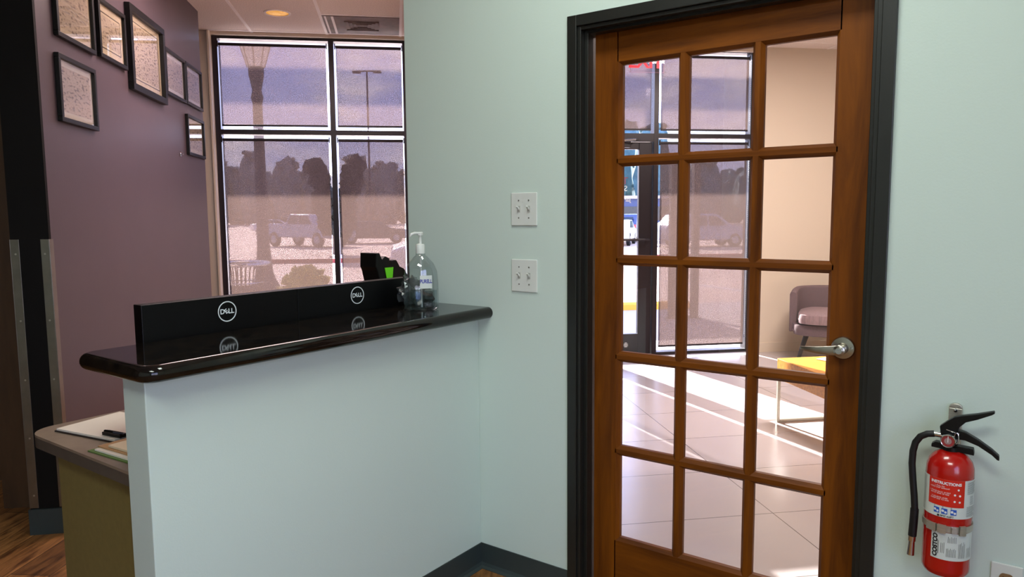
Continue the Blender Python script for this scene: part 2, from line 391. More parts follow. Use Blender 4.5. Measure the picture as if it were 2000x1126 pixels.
# street front solid walls
b = MB(); b.box(-4.5, -2.325, 4.46, 4.64, 0, CEIL); b.box(-2.325, -2.31, 4.40, 4.64, 0, CEIL)
b.box(-2.33, -.4, 4.46, 4.64, 3.075, CEIL)
struct(b.build('wall_street_left', M_wallw, rz=R45))
b = MB(); b.box(2.93, 5.5, 4.44, 4.64, 0, CEIL); b.box(-.56, 2.93, 4.46, 4.64, 3.055, CEIL)
struct(b.build('wall_street_right', M_wallw, rz=R45))
struct(MB().box(2.93, 5.48, 4.428, 4.44, 0, .10).build('baseboard_street_right', M_wallw, rz=R45))
# outer walls
struct(MB().box(5.5, 5.62, -5.5, 4.64, -.1, CEIL).build('wall_lobby_right', M_wallw, rz=R45))
b = MB(); b.box(3.0, 3.12, -5.0, -4.35, 0, CEIL); b.box(3.0, 3.12, -1.95, -.07, 0, CEIL); b.box(3.0, 3.12, -4.35, -1.95, 0, .55); b.box(3.0, 3.12, -4.35, -1.95, 2.55, CEIL)
struct(b.build('wall_right', M_wall))
wr = sempty('fill_window')                   # side window added behind the view, lets in sky as fill
b = MB(); b.box(3.03, 3.09, -4.35, -4.30, .55, 2.55); b.box(3.03, 3.09, -2.0, -1.95, .55, 2.55); b.box(3.03, 3.09, -4.30, -2.0, .55, .60); b.box(3.03, 3.09, -4.30, -2.0, 2.50, 2.55)
b.box(3.03, 3.09, -3.175, -3.125, .60, 2.50); b.build('window_frame', M_alu, wr)
MB().box(3.058, 3.064, -4.30, -2.0, .60, 2.50).build('glass', M_fglass, wr)
struct(MB().box(3.12, 60, -60, 2.0, -.12, -.10).build('ground_side', M_conc))
struct(MB().box(-3.2, 3.12, -5.1, -5.0, 0, CEIL).build('wall_back', M_wall))
struct(MB().box(-4.62, -4.5, -5.5, 4.64, 0, CEIL).build('wall_left', M_brownwall, rz=R45))
# dark corridor behind the plum wall
b = MB(); b.box(-2.70, -2.42, 1.31, 3.7, 0, 1.9); b.box(-2.69, -2.42, 1.34, 3.7, 1.9, CEIL); b.box(-3.1, -2.85, 1.75, 2.0, 0, CEIL)
struct(b.build('wall_corridor', M_brownwall, rz=R45))
# baseboards
def cove(name, L, loc, rz):              # local: x along the wall, wall face at y=0, room towards -y
    pr = [(0, 0), (0, .10), (-.004, .10), (-.005, .02), (-.010, .008), (-.022, .002), (-.022, 0)]
    struct(MB().prism(pr, lambda p: (0, p[0], p[1]), lambda p: (L, p[0], p[1])).build(name, M_base, loc=loc, rz=rz))
cove('baseboard_door_wall', .427, (-.493, -.07, 0), 0)
cove('baseboard_right', 2.0, (.985, -.07, 0), 0)
cove('baseboard_counter', 1.36, (-.493, -1.43, 0), PI/2)

# ------------------------------------------------------------------ door frame
f = sempty('trim_1')
def rect_frame(outer_l, outer_r, top, wdt, y0, y1):
    b = MB(); b.box(outer_l, outer_l+wdt, y0, y1, 0, top); b.box(outer_r-wdt, outer_r, y0, y1, 0, top)
    b.box(outer_l+wdt, outer_r-wdt, y0, y1, top-wdt, top); return b
rect_frame(-.068, .982, 2.146, .038, -.082, .065).build('casing', M_frame, f, bevel=.002)
rect_frame(-.030, .944, 2.108, .013, -.072, .065).build('jamb', M_frame, f, bevel=.0015)
b = MB(); b.box(-.017, -.003, -.045, -.006, 0, 2.095); b.box(.917, .931, -.045, -.006, 0, 2.095); b.box(-.003, .917, -.045, -.006, 2.085, 2.099)
b.build('door_stop', M_frame, f, bevel=.0015)

# ------------------------------------------------------------------ glazed door
W, FL, MU, ZT, H = .914, .0934, .0161, 1.9847, .3368
w3 = (W-2*FL-2*MU)/3
dr = sempty('door_1')
def mprof(hw): return [(-hw, 0), (hw, 0), (hw+.011, .014), (hw+.011, .030), (hw, .044), (-hw, .044), (-hw-.011, .030), (-hw-.011, .014)]
def sprof(a, bb, sgn):                   # solid from a to edge bb, sticking beyond bb towards sgn
    return [(a, 0), (bb, 0), (bb+sgn*.011, .014), (bb+sgn*.011, .030), (bb, .044), (a, .044)]
ZB = ZT-5*H-4*MU
MB().prism(sprof(.002, FL, 1), lambda p: (p[0], p[1], .008), lambda p: (p[0], p[1], 2.094)).build('stile', M_wood, dr)
MB().prism(sprof(W-.002, W-FL, -1), lambda p: (p[0], p[1], .008), lambda p: (p[0], p[1], 2.094)).build('stile', M_wood, dr)
MB().prism(sprof(2.094, ZT, -1), lambda p: (FL-.004, p[1], p[0]), lambda p: (W-FL+.004, p[1], p[0])).build('rail', M_woodx, dr)
MB().prism(sprof(.008, ZB, 1), lambda p: (FL-.004, p[1], p[0]), lambda p: (W-FL+.004, p[1], p[0])).build('rail', M_woodx, dr)
for i in (1, 2):
    x = FL+i*w3+(i-.5)*MU
    MB().prism(mprof(MU/2), lambda p: (x+p[0], .0005+p[1]*.975, ZB-.004), lambda p: (x+p[0], .0005+p[1]*.975, ZT+.004)).build('muntin', M_wood, dr)
for i in (1, 2, 3, 4):
    z = ZT-i*H-(i-.5)*MU
    MB().prism(mprof(MU/2), lambda p: (FL-.004, p[1], z+p[0]), lambda p: (W-FL+.004, p[1], z+p[0])).build('muntin', M_woodx, dr)
MB().box(FL, W-FL, .0205, .0235, ZB, ZT).build('glass', M_glass, dr)
# mitre seams of the rails
for x, z0, z1 in ((FL-.003, ZT+.02, 2.094), (W-FL+.003, ZT, 2.094)):
    pass
# lever handle
hx, hz = .861, 1.045
hd = thing('door_handle', 'satin nickel lever handle on round rosette of wooden glazed door', 'door handle', (hx, 0, hz))
MB().lathe([(0, 0), (.035, 0), (.035, -.004), (.032, -.009), (.017, -.011), (.015, -.020), (0, -.020)], axis='Y', seg=48).build('rosette', M_nickel, hd, smooth=True)
MB().lathe([(0, -.018), (.0135, -.018), (.0135, -.046), (.0165, -.048), (.0165, -.057), (.0125, -.060), (0, -.060)], axis='Y', seg=32).build('spindle', M_nickel, hd, smooth=True)
lv = MB(); rings = []
for x, zc_, hh, yy, th in ((.006, 0, .0135, -.046, .0045), (-.012, -.002, .0155, -.047, .0045), (-.030, -.004, .0140, -.049, .0042), (-.065, -.005, .0105, -.051, .0038), (-.095, -.0045, .0075, -.049, .0032), (-.112, -.004, .0055, -.046, .0022)):
    rings.append([(x, yy+th*math.copysign(abs(math.cos(q))**.5, math.cos(q)), zc_+hh*math.copysign(abs(math.sin(q))**.6, math.sin(q))) for q in [2*PI*k/24 for k in range(24)]])
lv.ring_surface(rings).build('lever', M_nickel, hd, smooth=True)
tt = MB(); tt.lathe([(0, -.060), (.0095, -.060), (.0095, -.064), (0, -.064)], axis='Y'); tt.box(-.0085, .0085, -.070, -.063, -.003, .003)
tt.build('thumb_turn', M_chrome, hd, smooth=True)
MB().lathe([(0, -.0085), (.0035, -.0085), (.0035, -.0105), (0, -.0105)], (.026, 0, .003), axis='Y', seg=16).build('screw', M_chrome, hd, smooth=True)

# ------------------------------------------------------------------ street glazing
Z0, ZTR0, ZTR1, ZT1 = .03, 2.20, 2.245, 3.05
def glazing(name, mull, t0, t1, lower=True):
    wn = sempty(name, (0, 0, 0), R45)
    b = MB()
    for t in mull: b.box(t-.024, t+.024, 4.50, 4.61, 0, ZT1+.02)
    b.build('mullion', M_alu, wn)
    b = MB(); b.box(t0, t1, 4.502, 4.608, 0, Z0) if lower else None
    b.box(t0, t1, 4.502, 4.608, ZTR0, ZTR1); b.box(t0, t1, 4.502, 4.608, ZT1, ZT1+.02)
    b.build('transom_bar', M_alu, wn)
    MB().box(t0, t1, 4.556, 4.562, Z0 if lower else ZTR1, ZT1).build('glass', M_fglass, wn)
    return wn
glazing('window_1', (-2.287, -1.266, -.59), -2.31, -.566)
glazing('window_2', (-.41, .295, 1.03), -.435, 1.054)
glazing('window_3', (1.882, 2.906), 1.858, 2.93)
dt = sempty('window_4', (0, 0, 0), R45)
b = MB(); b.box(1.054, 1.858, 4.502, 4.608, 2.165, ZTR1); b.box(1.054, 1.858, 4.502, 4.608, ZT1, ZT1+.02); b.build('transom_bar', M_alu, dt)
MB().box(1.054, 1.858, 4.556, 4.562, ZTR1, ZT1).build('glass', M_fglass, dt)

def shade(t0, t1, z0, z1, label, side='', cord=False):
    """roller screen hung just inside the frame; gaps at the sides and above the tube"""
    r = thing('roller_shade', label, 'window shade', T((t0+t1)/2, 4.485, z0), R45, 'solar screen roller shades')
    w = (t1-t0)/2; h = z1-z0
    MB().box(-w, w, -.0006, .0006, 0.006, h-.02).build('screen_fabric', M_shade, r)
    MB().lathe([(0, -w), (.013, -w), (.013, w), (0, w)], (0, 0, h-.022), axis='X', seg=16).build('roller_tube', M_alu, r, smooth=True)
    MB().box(-w, w, -.006, .006, 0, .018).build('hem_bar', M_alu, r, bevel=.003)
    for sx in (-1, 1):
        MB().box(sx*w-.004+sx*.006, sx*w+.004+sx*.006, -.012, .016, h-.045, h+.005).build('bracket', M_alu, r)
    if cord:
        cm = MB(); 
        for k in range(int((h-.1)/.02)): cm.blob((w+.016, -.01, h-.06-k*.02), .0035, k, 0, 1)
        o = cm.build('bead_chain', M_chrome, r); o['kind'] = 'stuff'
        MB().tube([(w+.016, .004, h-.05), (w+.016, .004, .1)], .0012, 6).build('cord', M_white, r)
shade(-2.248, -1.310, 2.27, 3.018, 'upper left solar screen at the reception window with post lantern behind it')
shade(-2.248, -1.310, .06, 2.172, 'tall lower left solar screen of reception window with pickup truck behind')
shade(-1.222, -.625, 2.27, 3.018, 'upper right solar screen of reception window, distant twin lamp pole seen through it')
shade(-1.222, -.625, .06, 2.172, 'tall lower right solar screen of reception window ending at the wall corner')
shade(-.383, .268, .06, 2.172, 'tall solar screen in hidden part of lobby street front')
shade(-.383, .268, 2.27, 3.018, 'short solar screen in hidden part of lobby street front')
shade(.323, .975, .06, 2.172, 'tall solar screen left of the street door')
shade(.323, .975, 2.27, 3.018, 'short solar screen left of the street door')
shade(1.09, 1.818, 2.27, 3.018, 'short solar screen above the street door, behind the red exit letters')
shade(1.92, 2.845, 2.27, 3.018, 'upper solar screen of the lobby window right of the street door', cord=True)
shade(1.92, 2.845, .085, 2.172, 'tall lower solar screen of the lobby window with bead chain at its right', cord=True)

# street door
sd = sempty('door_2', (0, 0, 0), R45)
b = MB(); b.box(1.062, 1.20, 4.53, 4.58, .012, 2.16); b.box(1.715, 1.852, 4.53, 4.58, .012, 2.16)
b.build('stile', M_alu, sd, bevel=.004)
b = MB(); b.box(1.20, 1.715, 4.53, 4.58, .012, .224); b.box(1.20, 1.715, 4.53, 4.58, 2.09, 2.16)
b.build('rail', M_alu, sd, bevel=.004)
MB().box(1.19, 1.725, 4.553, 4.558, .22, 2.095).build('glass', M_fglass, sd)
b = MB(); b.tube([(1.10, 4.525, 1.185), (1.10, 4.46, 1.185), (1.16, 4.45, 1.19), (1.74, 4.45, 1.19), (1.80, 4.46, 1.185), (1.80, 4.525, 1.185)], .013, 10)
b.build('push_bar', M_alu, sd, smooth=True)
cl = MB(); cl.box(1.30, 1.60, 4.44, 4.50, 2.10, 2.16); cl.build('closer_body', M_alu, sd, bevel=.008)
cl = MB(); cl.tube([(1.46, 4.44, 2.165), (1.62, 4.36, 2.168), (1.70, 4.52, 2.185)], .008, 8); cl.build('closer_arm', M_nickel, sd, smooth=True)
# mirrored lettering on the street side of the door glass (read from outside)
fr = lambda t, z, yy=4.551: (lambda x, y: (t-x, yy, z+y))
text_mb('T', .10, fr(1.578, 1.775)).build('lettering', mat('maroon_vinyl', '#8d3f50', .5), sd)
text_mb('S', .075, fr(1.585, 1.70)).build('lettering', M_paint, sd)
text_mb('Jaro', .062, fr(1.588, 1.59)).build('lettering', M_paint, sd)
lg = MB(); lg.lathe([(0, 0), (.028, 0), (.028, -.001), (0, -.001)], (1.59, 4.529, .11), axis='Y', seg=24); 
lg.build('badge', M_inkg, sd)
bb = MB()
for k, (a, w_) in enumerate(((.022, .018), (.009, .028), (-.004, .03), (-.017, .022))): bb.box(1.59-w_/2*1.3, 1.59+w_/2*1.3, 4.526, 4.528, .11+a-.003, .11+a+.003)
bb.build('badge_lettering', M_paint, sd)

# exit sign
ex = thing('exit_sign', 'clear acrylic exit sign with red letters hanging before the street door', 'exit sign', T(1.424, 3.5, 2.635), R45)
MB().box(-.155, .155, -.003, .003, 0, .20).build('panel', M_acry, ex)
text_mb('EXIT', .158, lambda x, y: (x-.012, -.0045, .094+y), spacing=.95, bold=.004).build('lettering', M_exitred, ex)
MB().box(-.165, .165, -.025, .025, .20, .25).build('housing', M_white, ex, bevel=.004)
MB().lathe([(0, .25), (.01, .25), (.01, .455), (.03, .455), (.03, .465), (0, .465)], seg=16).build('stem', M_white, ex, smooth=True)
b = MB()
for x0, x1, z0, z1 in ((-.15, .15, .006, .0075), (-.15, -.1485, .006, .19), (.1485, .15, .006, .19)): b.box(x0, x1, -.004, -.0032, z0, z1)
b.build('border_line', mat('pink_line', '#c890a8', .5), ex)

# ------------------------------------------------------------------ ceiling fixtures
dl = thing('recessed_downlight', 'round recessed downlight with gold reflector in the reception ceiling', 'ceiling light', T(-1.625, 3.77, CEIL), R45)
MB().ring_surface([[(r*math.cos(q), r*math.sin(q), z) for q in [2*PI*k/40 for k in range(40)]] for r, z in ((.088, -.001), (.108, -.001), (.106, -.007), (.090, -.007), (.088, -.001))], cap=False).build('trim_ring', M_grid, dl, smooth=True)
MB().lathe([(.089, -.002), (.080, -.0025), (.060, -.0035), (.02, -.0045), (0, -.0045)], seg=40).build('reflector', M_tag, dl, smooth=True)
rg = thing('return_air_grille', 'square dark metal air grille in the reception ceiling near the window', 'air vent', T(-.96, 4.09, CEIL), R45)
MB().box(-.318, .318, -.297, .297, -.006, -.0005).build('panel', M_grille, rg)
b = MB()
for k in range(4):
    r = .05+k*.032
    for q in range(4):
        a = q*PI/2
        p = [(-r, r-.008), (r, r-.008), (r, r), (-r, r)]
        b.prism([(x*math.cos(a)-y*math.sin(a), x*math.sin(a)+y*math.cos(a)) for x, y in p], flat(-.012), flat(-.006))
b.build('louvre', M_grille, rg)
b = MB(); b.box(-.3, -.285, -.29, .29, -.009, -.006); b.box(-.245, -.225, -.29, .29, -.010, -.006); b.build('flange', M_grid, rg)

# ------------------------------------------------------------------ corner guards
def guard(t, n_, st, label):
    M_guard = mat('corner_guard_steel', '#8d887e', .36, metal=1., noise=.2, nscale=6)
    g_ = thing('corner_guard', label, 'corner guard', T(t, n_, .125), R45, 'steel corner guards')
    b = MB(); b.box(min(0, st*.036), max(0, st*.036), -.0025, 0, 0, 1.235); b.box(min(0, -st*.0025), max(0, -st*.0025), -.0025, .036, 0, 1.235)
    b.build('angle', M_guard, g_, bevel=.0008)
    for z in (.06, .33, .60, .87, 1.17):
        MB().lathe([(0, -.0025), (.004, -.0025), (.004, -.0038), (0, -.0038)], (st*.02, 0, z), axis='Y', seg=12).build('screw', M_steel, g_)
guard(-2.25, .9545, -1, 'steel corner guard on the black column edge next to the plum wall')
guard(-2.41, .9545, 1, 'steel corner guard on the left edge of the black column')

# ------------------------------------------------------------------ framed certificates on the plum wall
def picture(n0, n1, z0, z1, label, mo=.022, dp=.022, kind=0, inner=False):
    cn, cz = (n0+n1)/2, (z0+z1)/2; w, h = (n1-n0)/2, (z1-z0)/2
    p = thing('framed_certificate', label, 'framed certificate', T(-2.249, cn, cz), R45, 'framed certificates on the plum wall')
    b = MB(); b.box(0, dp, -w, w, -h, -h+mo); b.box(0, dp, -w, w, h-mo, h); b.box(0, dp, -w, -w+mo, -h+mo, h-mo); b.box(0, dp, w-mo, w, -h+mo, h-mo)
    b.build('frame', mat('picture_frame_black', '#0c0a09', .4, spec=.3, noise=.1), p, bevel=.002)
    MB().box(.001, .005, -w+mo*.8, w-mo*.8, -h+mo*.8, h-mo*.8).build('mat_board', M_paper if kind != 1 else M_paperw, p)
    k = .055 if inner else .03
    MB().box(.005, .0058, -w+mo+k, w-mo-k, -h+mo+k, h-mo-k).build('certificate', M_cert if kind != 1 else M_certg, p)
    if inner:
        b = MB(); a, c_ = w-mo-k*.7, h-mo-k*.7; th = .004
        b.box(.0055, .0066, -a, a, -c_, -c_+th); b.box(.0055, .0066, -a, a, c_-th, c_); b.box(.0055, .0066, -a, -a+th, -c_, c_); b.box(.0055, .0066, a-th, a, -c_, c_)
        b.build('border_line', M_ink, p)
    MB().box(.010, .0115, -w+mo*.9, w-mo*.9, -h+mo*.9, h-mo*.9).build('glass', M_pglass, p)
picture(1.140, 1.585, 2.29, 2.62, 'framed certificate at the top left of the plum wall, cut by the photo edge')
picture(1.645, 2.045, 2.30, 2.612, 'framed certificate second from left in the upper row, left of the largest frame', inner=True)
picture(2.095, 2.755, 2.206, 2.703, 'largest framed certificate, with a wide dark moulding and thin border line', mo=.04, dp=.032, inner=True)
picture(2.795, 3.272, 2.292, 2.606, 'framed certificate just right of the largest one in the upper row', kind=1)
picture(3.290, 3.750, 2.297, 2.608, 'framed certificate at the right end of the upper row', kind=1)
picture(1.125, 1.555, 1.900, 2.212, 'framed certificate hanging alone lower left, below the top left one', kind=1)
picture(3.270, 3.752, 1.918, 2.220, 'framed certificate hanging alone lower right, nearest the window', kind=0)
hk = thing('picture_hook', 'small metal hook on the bare plum wall left of the lower right frame', 'hook', T(-2.249, 3.10, 1.903), R45)
MB().box(0, .004, -.012, .012, -.012, .012).build('plate', M_chrome, hk, bevel=.002)
MB().tube([(.004, 0, .005), (.018, 0, .002), (.022, -.03, .006), (.012, -.05, .018)], .003, 8).build('prong', M_chrome, hk, smooth=True)

# ------------------------------------------------------------------ reception counter top
def bullnose(x0, x1, y0, y1, z0, z1, r, corners, material, name, parent=None, cr_=.05):
    h = (z1-z0)/2; rings = []
    for k in range(13):
        q = -PI/2+PI*k/12; ins = h*(1-math.cos(q)); z = (z0+z1)/2+h*math.sin(q)
        rings.append([(p[0], p[1], z) for p in rounded(x0+ins, x1-ins, y0+ins, y1+0, max(.004, cr_-ins), 8, corners)])
    o = MB().ring_surface(rings).build(name, material, parent, smooth=True)
    for p in o.data.polygons:
        if abs(p.normal.z) > .999 and len(p.vertices) > 8: p.use_smooth = False
    return o
ct = bullnose(-.800, -.420, -1.468, -.0705, 1.0435, 1.0885, 0, (1, 1, 0, 0), M_granite, 'countertop', cr_=.055)
tag(ct, 'polished black granite bar top with rounded edge on the white half wall', 'countertop')

# work desk behind
dk = thing('reception_desk', 'grey brown laminate desk with rounded corner and olive panel behind the half wall', 'desk', (-.98, -.9, 0))
def dsk(p): return [(x+.98, y+.9) for x, y in p]
outl = [(-.607, -1.40), (-.607, -.10)]+[(-1.335, -.10)]
outl = rounded(-1.335, -.607, -1.40, -.10, .085, 8, (1, 0, 0, 0))
MB().prism(dsk(outl), flat(.752), flat(.760)).build('desk_top', M_desk, dk)
MB().prism(dsk(outl), flat(.718), flat(.7518)).build('edge_band', M_deskedge, dk)
MB().box(-1.175+.98, -.607+.98, -1.372+.9, -1.347+.9, 0, .7179).build('end_panel', M_khaki, dk, bevel=.002)
MB().box(-1.30+.98, -1.275+.98, -.30+.9, -.12+.9, 0, .7179).build('support', M_khaki, dk)

# clipboard and folders
cb = thing('clipboard', 'clipboard with white papers lying at the left of the desk', 'clipboard', (-1.13, -1.22, .7605), math.radians(10))
MB().box(-.14, .16, -.105, .13, 0, .004).build('board', M_darkwood, cb, bevel=.001)
MB().box(-.136, .15, -.1, .125, .004, .010).build('papers', M_paperw, cb)
b = MB(); b.box(.07, .155, -.085, -.06, .010, .020); b.tube([(.085, -.075, .022), (.10, -.095, .030), (.14, -.095, .030), (.155, -.075, .022)], .004, 8)
b.build('clip', M_bplast, cb)
fo = thing('file_folder', 'stack of tan folder and papers on green card at the desk edge', 'folder', (-.79, -1.30, .7605), math.radians(4))
MB().box(-.16, .13, -.07, .14, 0, .003).build('card', M_green, fo)
MB().box(-.14, .14, -.060, .14, .003, .008).build('papers', M_paperw, fo)
MB().box(-.15, .13, -.045, .14, .008, .012).build('folder', M_tan, fo)
MB().box(-.11, .14, -.035, .14, .012, .018).build('sheet', M_paper, fo)

# ------------------------------------------------------------------ monitors
def dell_logo(par, z0):
    """ring and tilted-E word mark on the monitor's back, x faces the room"""
    R_ = .0335; b = MB(); n = 48
    rings = [[(xx, r*math.cos(q), z0+r*math.sin(q)) for q in [2*PI*k/n for k in range(n)]] for xx, r in ((.0005, R_), (.0014, R_), (.0014, R_-.0032), (.0005, R_-.0032), (.0005, R_))]
    b.ring_surface(rings, cap=False)
    f_ = lambda cx, cz, a=0.: (lambda x, y: (.0014, cx+x*math.cos(a)-y*math.sin(a), z0+cz+x*math.sin(a)+y*math.cos(a)))
    text_mb('D', .0225, f_(-.0178, 0), mb=b, bold=.0005)
    text_mb('E', .0215, f_(-.0035, .0003, math.radians(33)), mb=b, bold=.0005)
    text_mb('L', .0225, f_(.0085, 0), mb=b, bold=.0005); text_mb('L', .0225, f_(.0190, 0), mb=b, bold=.0005)
    b.build('logo', M_dell, par)
def monitor(yc, label):
    mo = thing('monitor', label, 'computer monitor', (-.81, yc, .7602), 0, 'monitors behind the counter')
    MB().box(-.045, 0, -.280, .280, .105, .436).build('shell', M_mon, mo, bevel=.002)
    MB().box(-.049, -.045, -.272, .272, .110, .430).build('screen', M_bplast, mo)
    MB().box(-.028, -.008, -.03, .03, .02, .20).build('stand_neck', M_mon, mo, bevel=.004)
    MB().box(-.115, .075, -.10, .10, 0, .012).build('stand_foot', M_mon, mo, bevel=.004)
    dell_logo(mo, .387)
monitor(-.985, 'black monitor back with ring logo, the left one behind the counter')
monitor(-.424, 'black monitor back with ring logo, the right one near the sanitizer bottle')

# black organiser with lime card behind the right monitor
og = thing('desk_organiser', 'black desk organiser with lime green card rising behind the right monitor', 'desk organiser', (-1.0, -.12, .7605))
out = [(-.13, 0), (.13, 0), (.13, .38), (.145, .40), (.10, .46), (.075, .47), (.055, .50), (.03, .50), (.02, .475), (.012, .51), (-.01, .52), (-.03, .505), (-.045, .535), (-.065, .535), (-.068, .475), (-.06, .46), (-.045, .40), (-.06, .385), (-.12, .375), (-.13, .36)]
MB().prism(out, lambda p: (-.05, p[0], p[1]), lambda p: (.05, p[0], p[1])).build('body', M_bplast, og, bevel=.004)
MB().prism([(-.02, .47), (.03, .47), (.025, .43), (.012, .385), (-.002, .385)], lambda p: (.051, p[0], p[1]), lambda p: (.054, p[0], p[1])).build('card', M_lime, og)

# ------------------------------------------------------------------ hand sanitizer bottle
sb = thing('sanitizer_bottle', 'clear pump bottle of hand sanitizer with blue lettering on the bar top', 'sanitizer bottle', (-.612, -.275, 1.0888), math.radians(-47))
prof = [(0, 0), (.040, 0), (.046, .006), (.046, .10), (.043, .15), (.034, .18), (.018, .205), (.0125, .212), (.0125, .222), (0, .222)]
MB().lathe(prof, seg=40, sx=.75, sy=1.45).build('bottle_body', M_bottle, sb, smooth=True)
MB().lathe([(0, .004), (.037, .004), (.043, .010), (.043, .075), (0, .075)], seg=40, sx=.72, sy=1.42).build('gel', glassmat('clear_gel', (.78, .84, .86), .03, .05), sb, smooth=True)
MB().lathe([(0, .218), (.0175, .218), (.0175, .250), (.015, .254), (.006, .256), (.005, .290), (0, .290)], seg=28).build('collar', M_white, sb, smooth=True)
b = MB(); b.lathe([(0, .288), (.011, .288), (.012, .298), (.009, .301), (0, .301)], seg=20); b.tube([(0, 0, .295), (.012, -.02, .297), (.016, -.034, .292), (.016, -.037, .284)], [.006, .0055, .005, .004], 10)
b.build('pump_head', M_white, sb, smooth=True)
MB().tube([(0, 0, .22), (.002, .002, .01)], .003, 8).build('dip_tube', M_white, sb, smooth=True)
def bcurve(y, z, k=1.0):
    q = max(-1.3, min(1.3, y/.046/1.45)); return (.75*.046*math.cos(math.asin(max(-.98, min(.98, y/(.046*1.45)))))+.0012, y, z)
lab = MB(); rings = []
for z in (.085, .135): rings.append([bcurve(-.004+.046*k/10, z) for k in range(11)])
lab.ring_surface(rings, cap=False, closed=False).build('label', M_lblw, sb)
text_mb('PURELL', .020, lambda x, y: tuple(Vector(bcurve(.019+x*.7, .112+y))+Vector((.0008, 0, 0))), bold=.0006).build('label_lettering', mat('deep_blue_ink', '#1d2f9c', .4), sb)

# crumpled dark grey plastic bag beside the bottle
bg_ = MB(); rnd = random.Random(7)
for k in range(7):
    bg_.blob((rnd.uniform(-.02, .02), -.055+.10*k/6, .040+.025*math.sin(k*1.9)), .040, k, .28, 3, (1.0, .8, .95))
for v in bg_.bm.verts:
    if v.co.z < 0: v.co.z = 0
    v.co.z = v.co.z*(1.15 if v.co.y < 0 else .8)
bag = bg_.build('crumpled_bag', mat('crumpled_grey_plastic', '#3c4044', .18, coat=.6, noise=.5, nscale=14, bump=.8, bscale=28), loc=(-.725, -.168, 1.0888))
tag(bag, 'crumpled dark grey plastic bag on the bar top beside the pump bottle', 'bag')

# ------------------------------------------------------------------ switches and outlet
def switch(cx, cz, label):
    p = thing('light_switch', label, 'light switch', (cx, -.07, cz), 0, 'double light switches left of the door')
    MB().box(-.0595, .0595, -.006, 0, -.0625, .0625).build('plate', M_white, p, bevel=.004)
    for sx in (-.023, .023):
        MB().box(sx-.006, sx+.006, -.0068, -.0055, -.012, .012).build('slot', mat('slot_grey', '#a9aaa2', .5), p)
        MB().prism([(-.005, -.006), (-.005, .004), (-.019, .0125), (-.021, .008)], lambda q: (sx-.0035, q[0], q[1]), lambda q: (sx+.0035, q[0], q[1])).build('toggle', M_white, p, bevel=.0008)
        for sz in (-.033, .033):
            MB().lathe([(0, -.0055), (.0028, -.0055), (.0028, -.0072), (0, -.0072)], (sx, 0, sz), axis='Y', seg=10).build('screw', mat('screw_grey', '#77776f', .4, metal=.5), p)
switch(-.263, 1.4735, 'upper white double light switch on the wall left of the door')
switch(-.2635, 1.221, 'lower white double light switch on the wall left of the door')
oo = thing('wall_outlet', 'white outlet plate with brown sockets at bottom right corner', 'outlet', (1.302, -.07, .458))
MB().box(-.036, .036, -.006, 0, -.0585, .0585).build('plate', M_white, oo, bevel=.003)
for z in (-.0195, .0195):
    s_ = MB().prism([(.0165*math.cos(q), max(-.0135, min(.0135, .0165*math.sin(q)))) for q in [2*PI*k/24 for k in range(24)]], lambda p: (p[0], -.0085, z+p[1]), lambda p: (p[0], -.005, z+p[1])).build('socket', M_brass, oo)
    b = MB(); b.box(-.008, -.006, -.0092, -.0084, z-.003, z+.005); b.box(.006, .008, -.0092, -.0084, z-.003, z+.005); b.build('slot', M_ink, s_)

# ------------------------------------------------------------------ fire extinguisher
XE, YE, ZE = 1.166, -.152, .493
RE = .056
fe = thing('fire_extinguisher', 'red fire extinguisher with black hose and paper labels strapped to the wall', 'fire extinguisher', (XE, YE, ZE))
MB().lathe([(0, .004), (.040, 0), (.050, .003), (.0555, .012), (RE, .02), (RE, .275), (.055, .292), (.050, .308), (.038, .324), (.024, .333), (.0, .334)], seg=56).build('cylinder', M_red, fe, smooth=True)
CA = math.atan2(CAM.y-YE, CAM.x-XE)      # side that faces the room
def onc(a, z, r=RE+.0006): return (r*math.cos(a), r*math.sin(a), z)
def patch(a0, a1, z0, z1, m, name, r=RE+.0006, par=fe):
    k = max(3, int(abs(a1-a0)/.06)); rings = [[onc(a0+(a1-a0)*i/k, z, r) for i in range(k+1)] for z in (z0, z1)]
    return MB().ring_surface(rings, cap=False, closed=False).build(name, m, par, smooth=True)
A = lambda deg: CA+math.radians(deg)
lb = patch(A(-96), A(88), .166, .268, M_lblw, 'instruction_label')
patch(A(-52), A(38), .196, .268, M_lblr, 'red_field', RE+.0009, lb)
def ctext(txt, size, deg, z, m, r=RE+.0013, rot=0., par=None, name='lettering', sp=1., bold=0.):
    c_, s_ = math.cos(rot), math.sin(rot)
    return text_mb(txt, size, lambda x, y: onc(A(deg)+(x*c_-y*s_)/RE, z+x*s_+y*c_, r), spacing=sp, bold=bold).build(name, m, par or fe)
ctext('INSTRUCTIONS', .0102, -8, .2575, M_paint, par=lb, bold=.0004)
for z, s_ in ((.246, '1. PULL PIN\nHOLD UNIT UPRIGHT'), (.2305, '2. STAND BACK 10 FEET\nAIM AT BASE OF FIRE'), (.2155, '3. SQUEEZE LEVER\nSWEEP SIDE TO SIDE')):
    ctext(s_, .0048, -22, z, M_paint, par=lb)
b = MB()
for (dg_, z) in ((22, .244), (14, .230), (26, .2285), (14, .2125), (26, .2115)):
    v = [b.bm.verts.new(onc(A(dg_)+.045*math.cos(q), z+.0028*math.sin(q), RE+.0014)) for q in [2*PI*k/12 for k in range(12)]]; b.bm.faces.new(v)
b.build('pictogram', M_paint, lb)
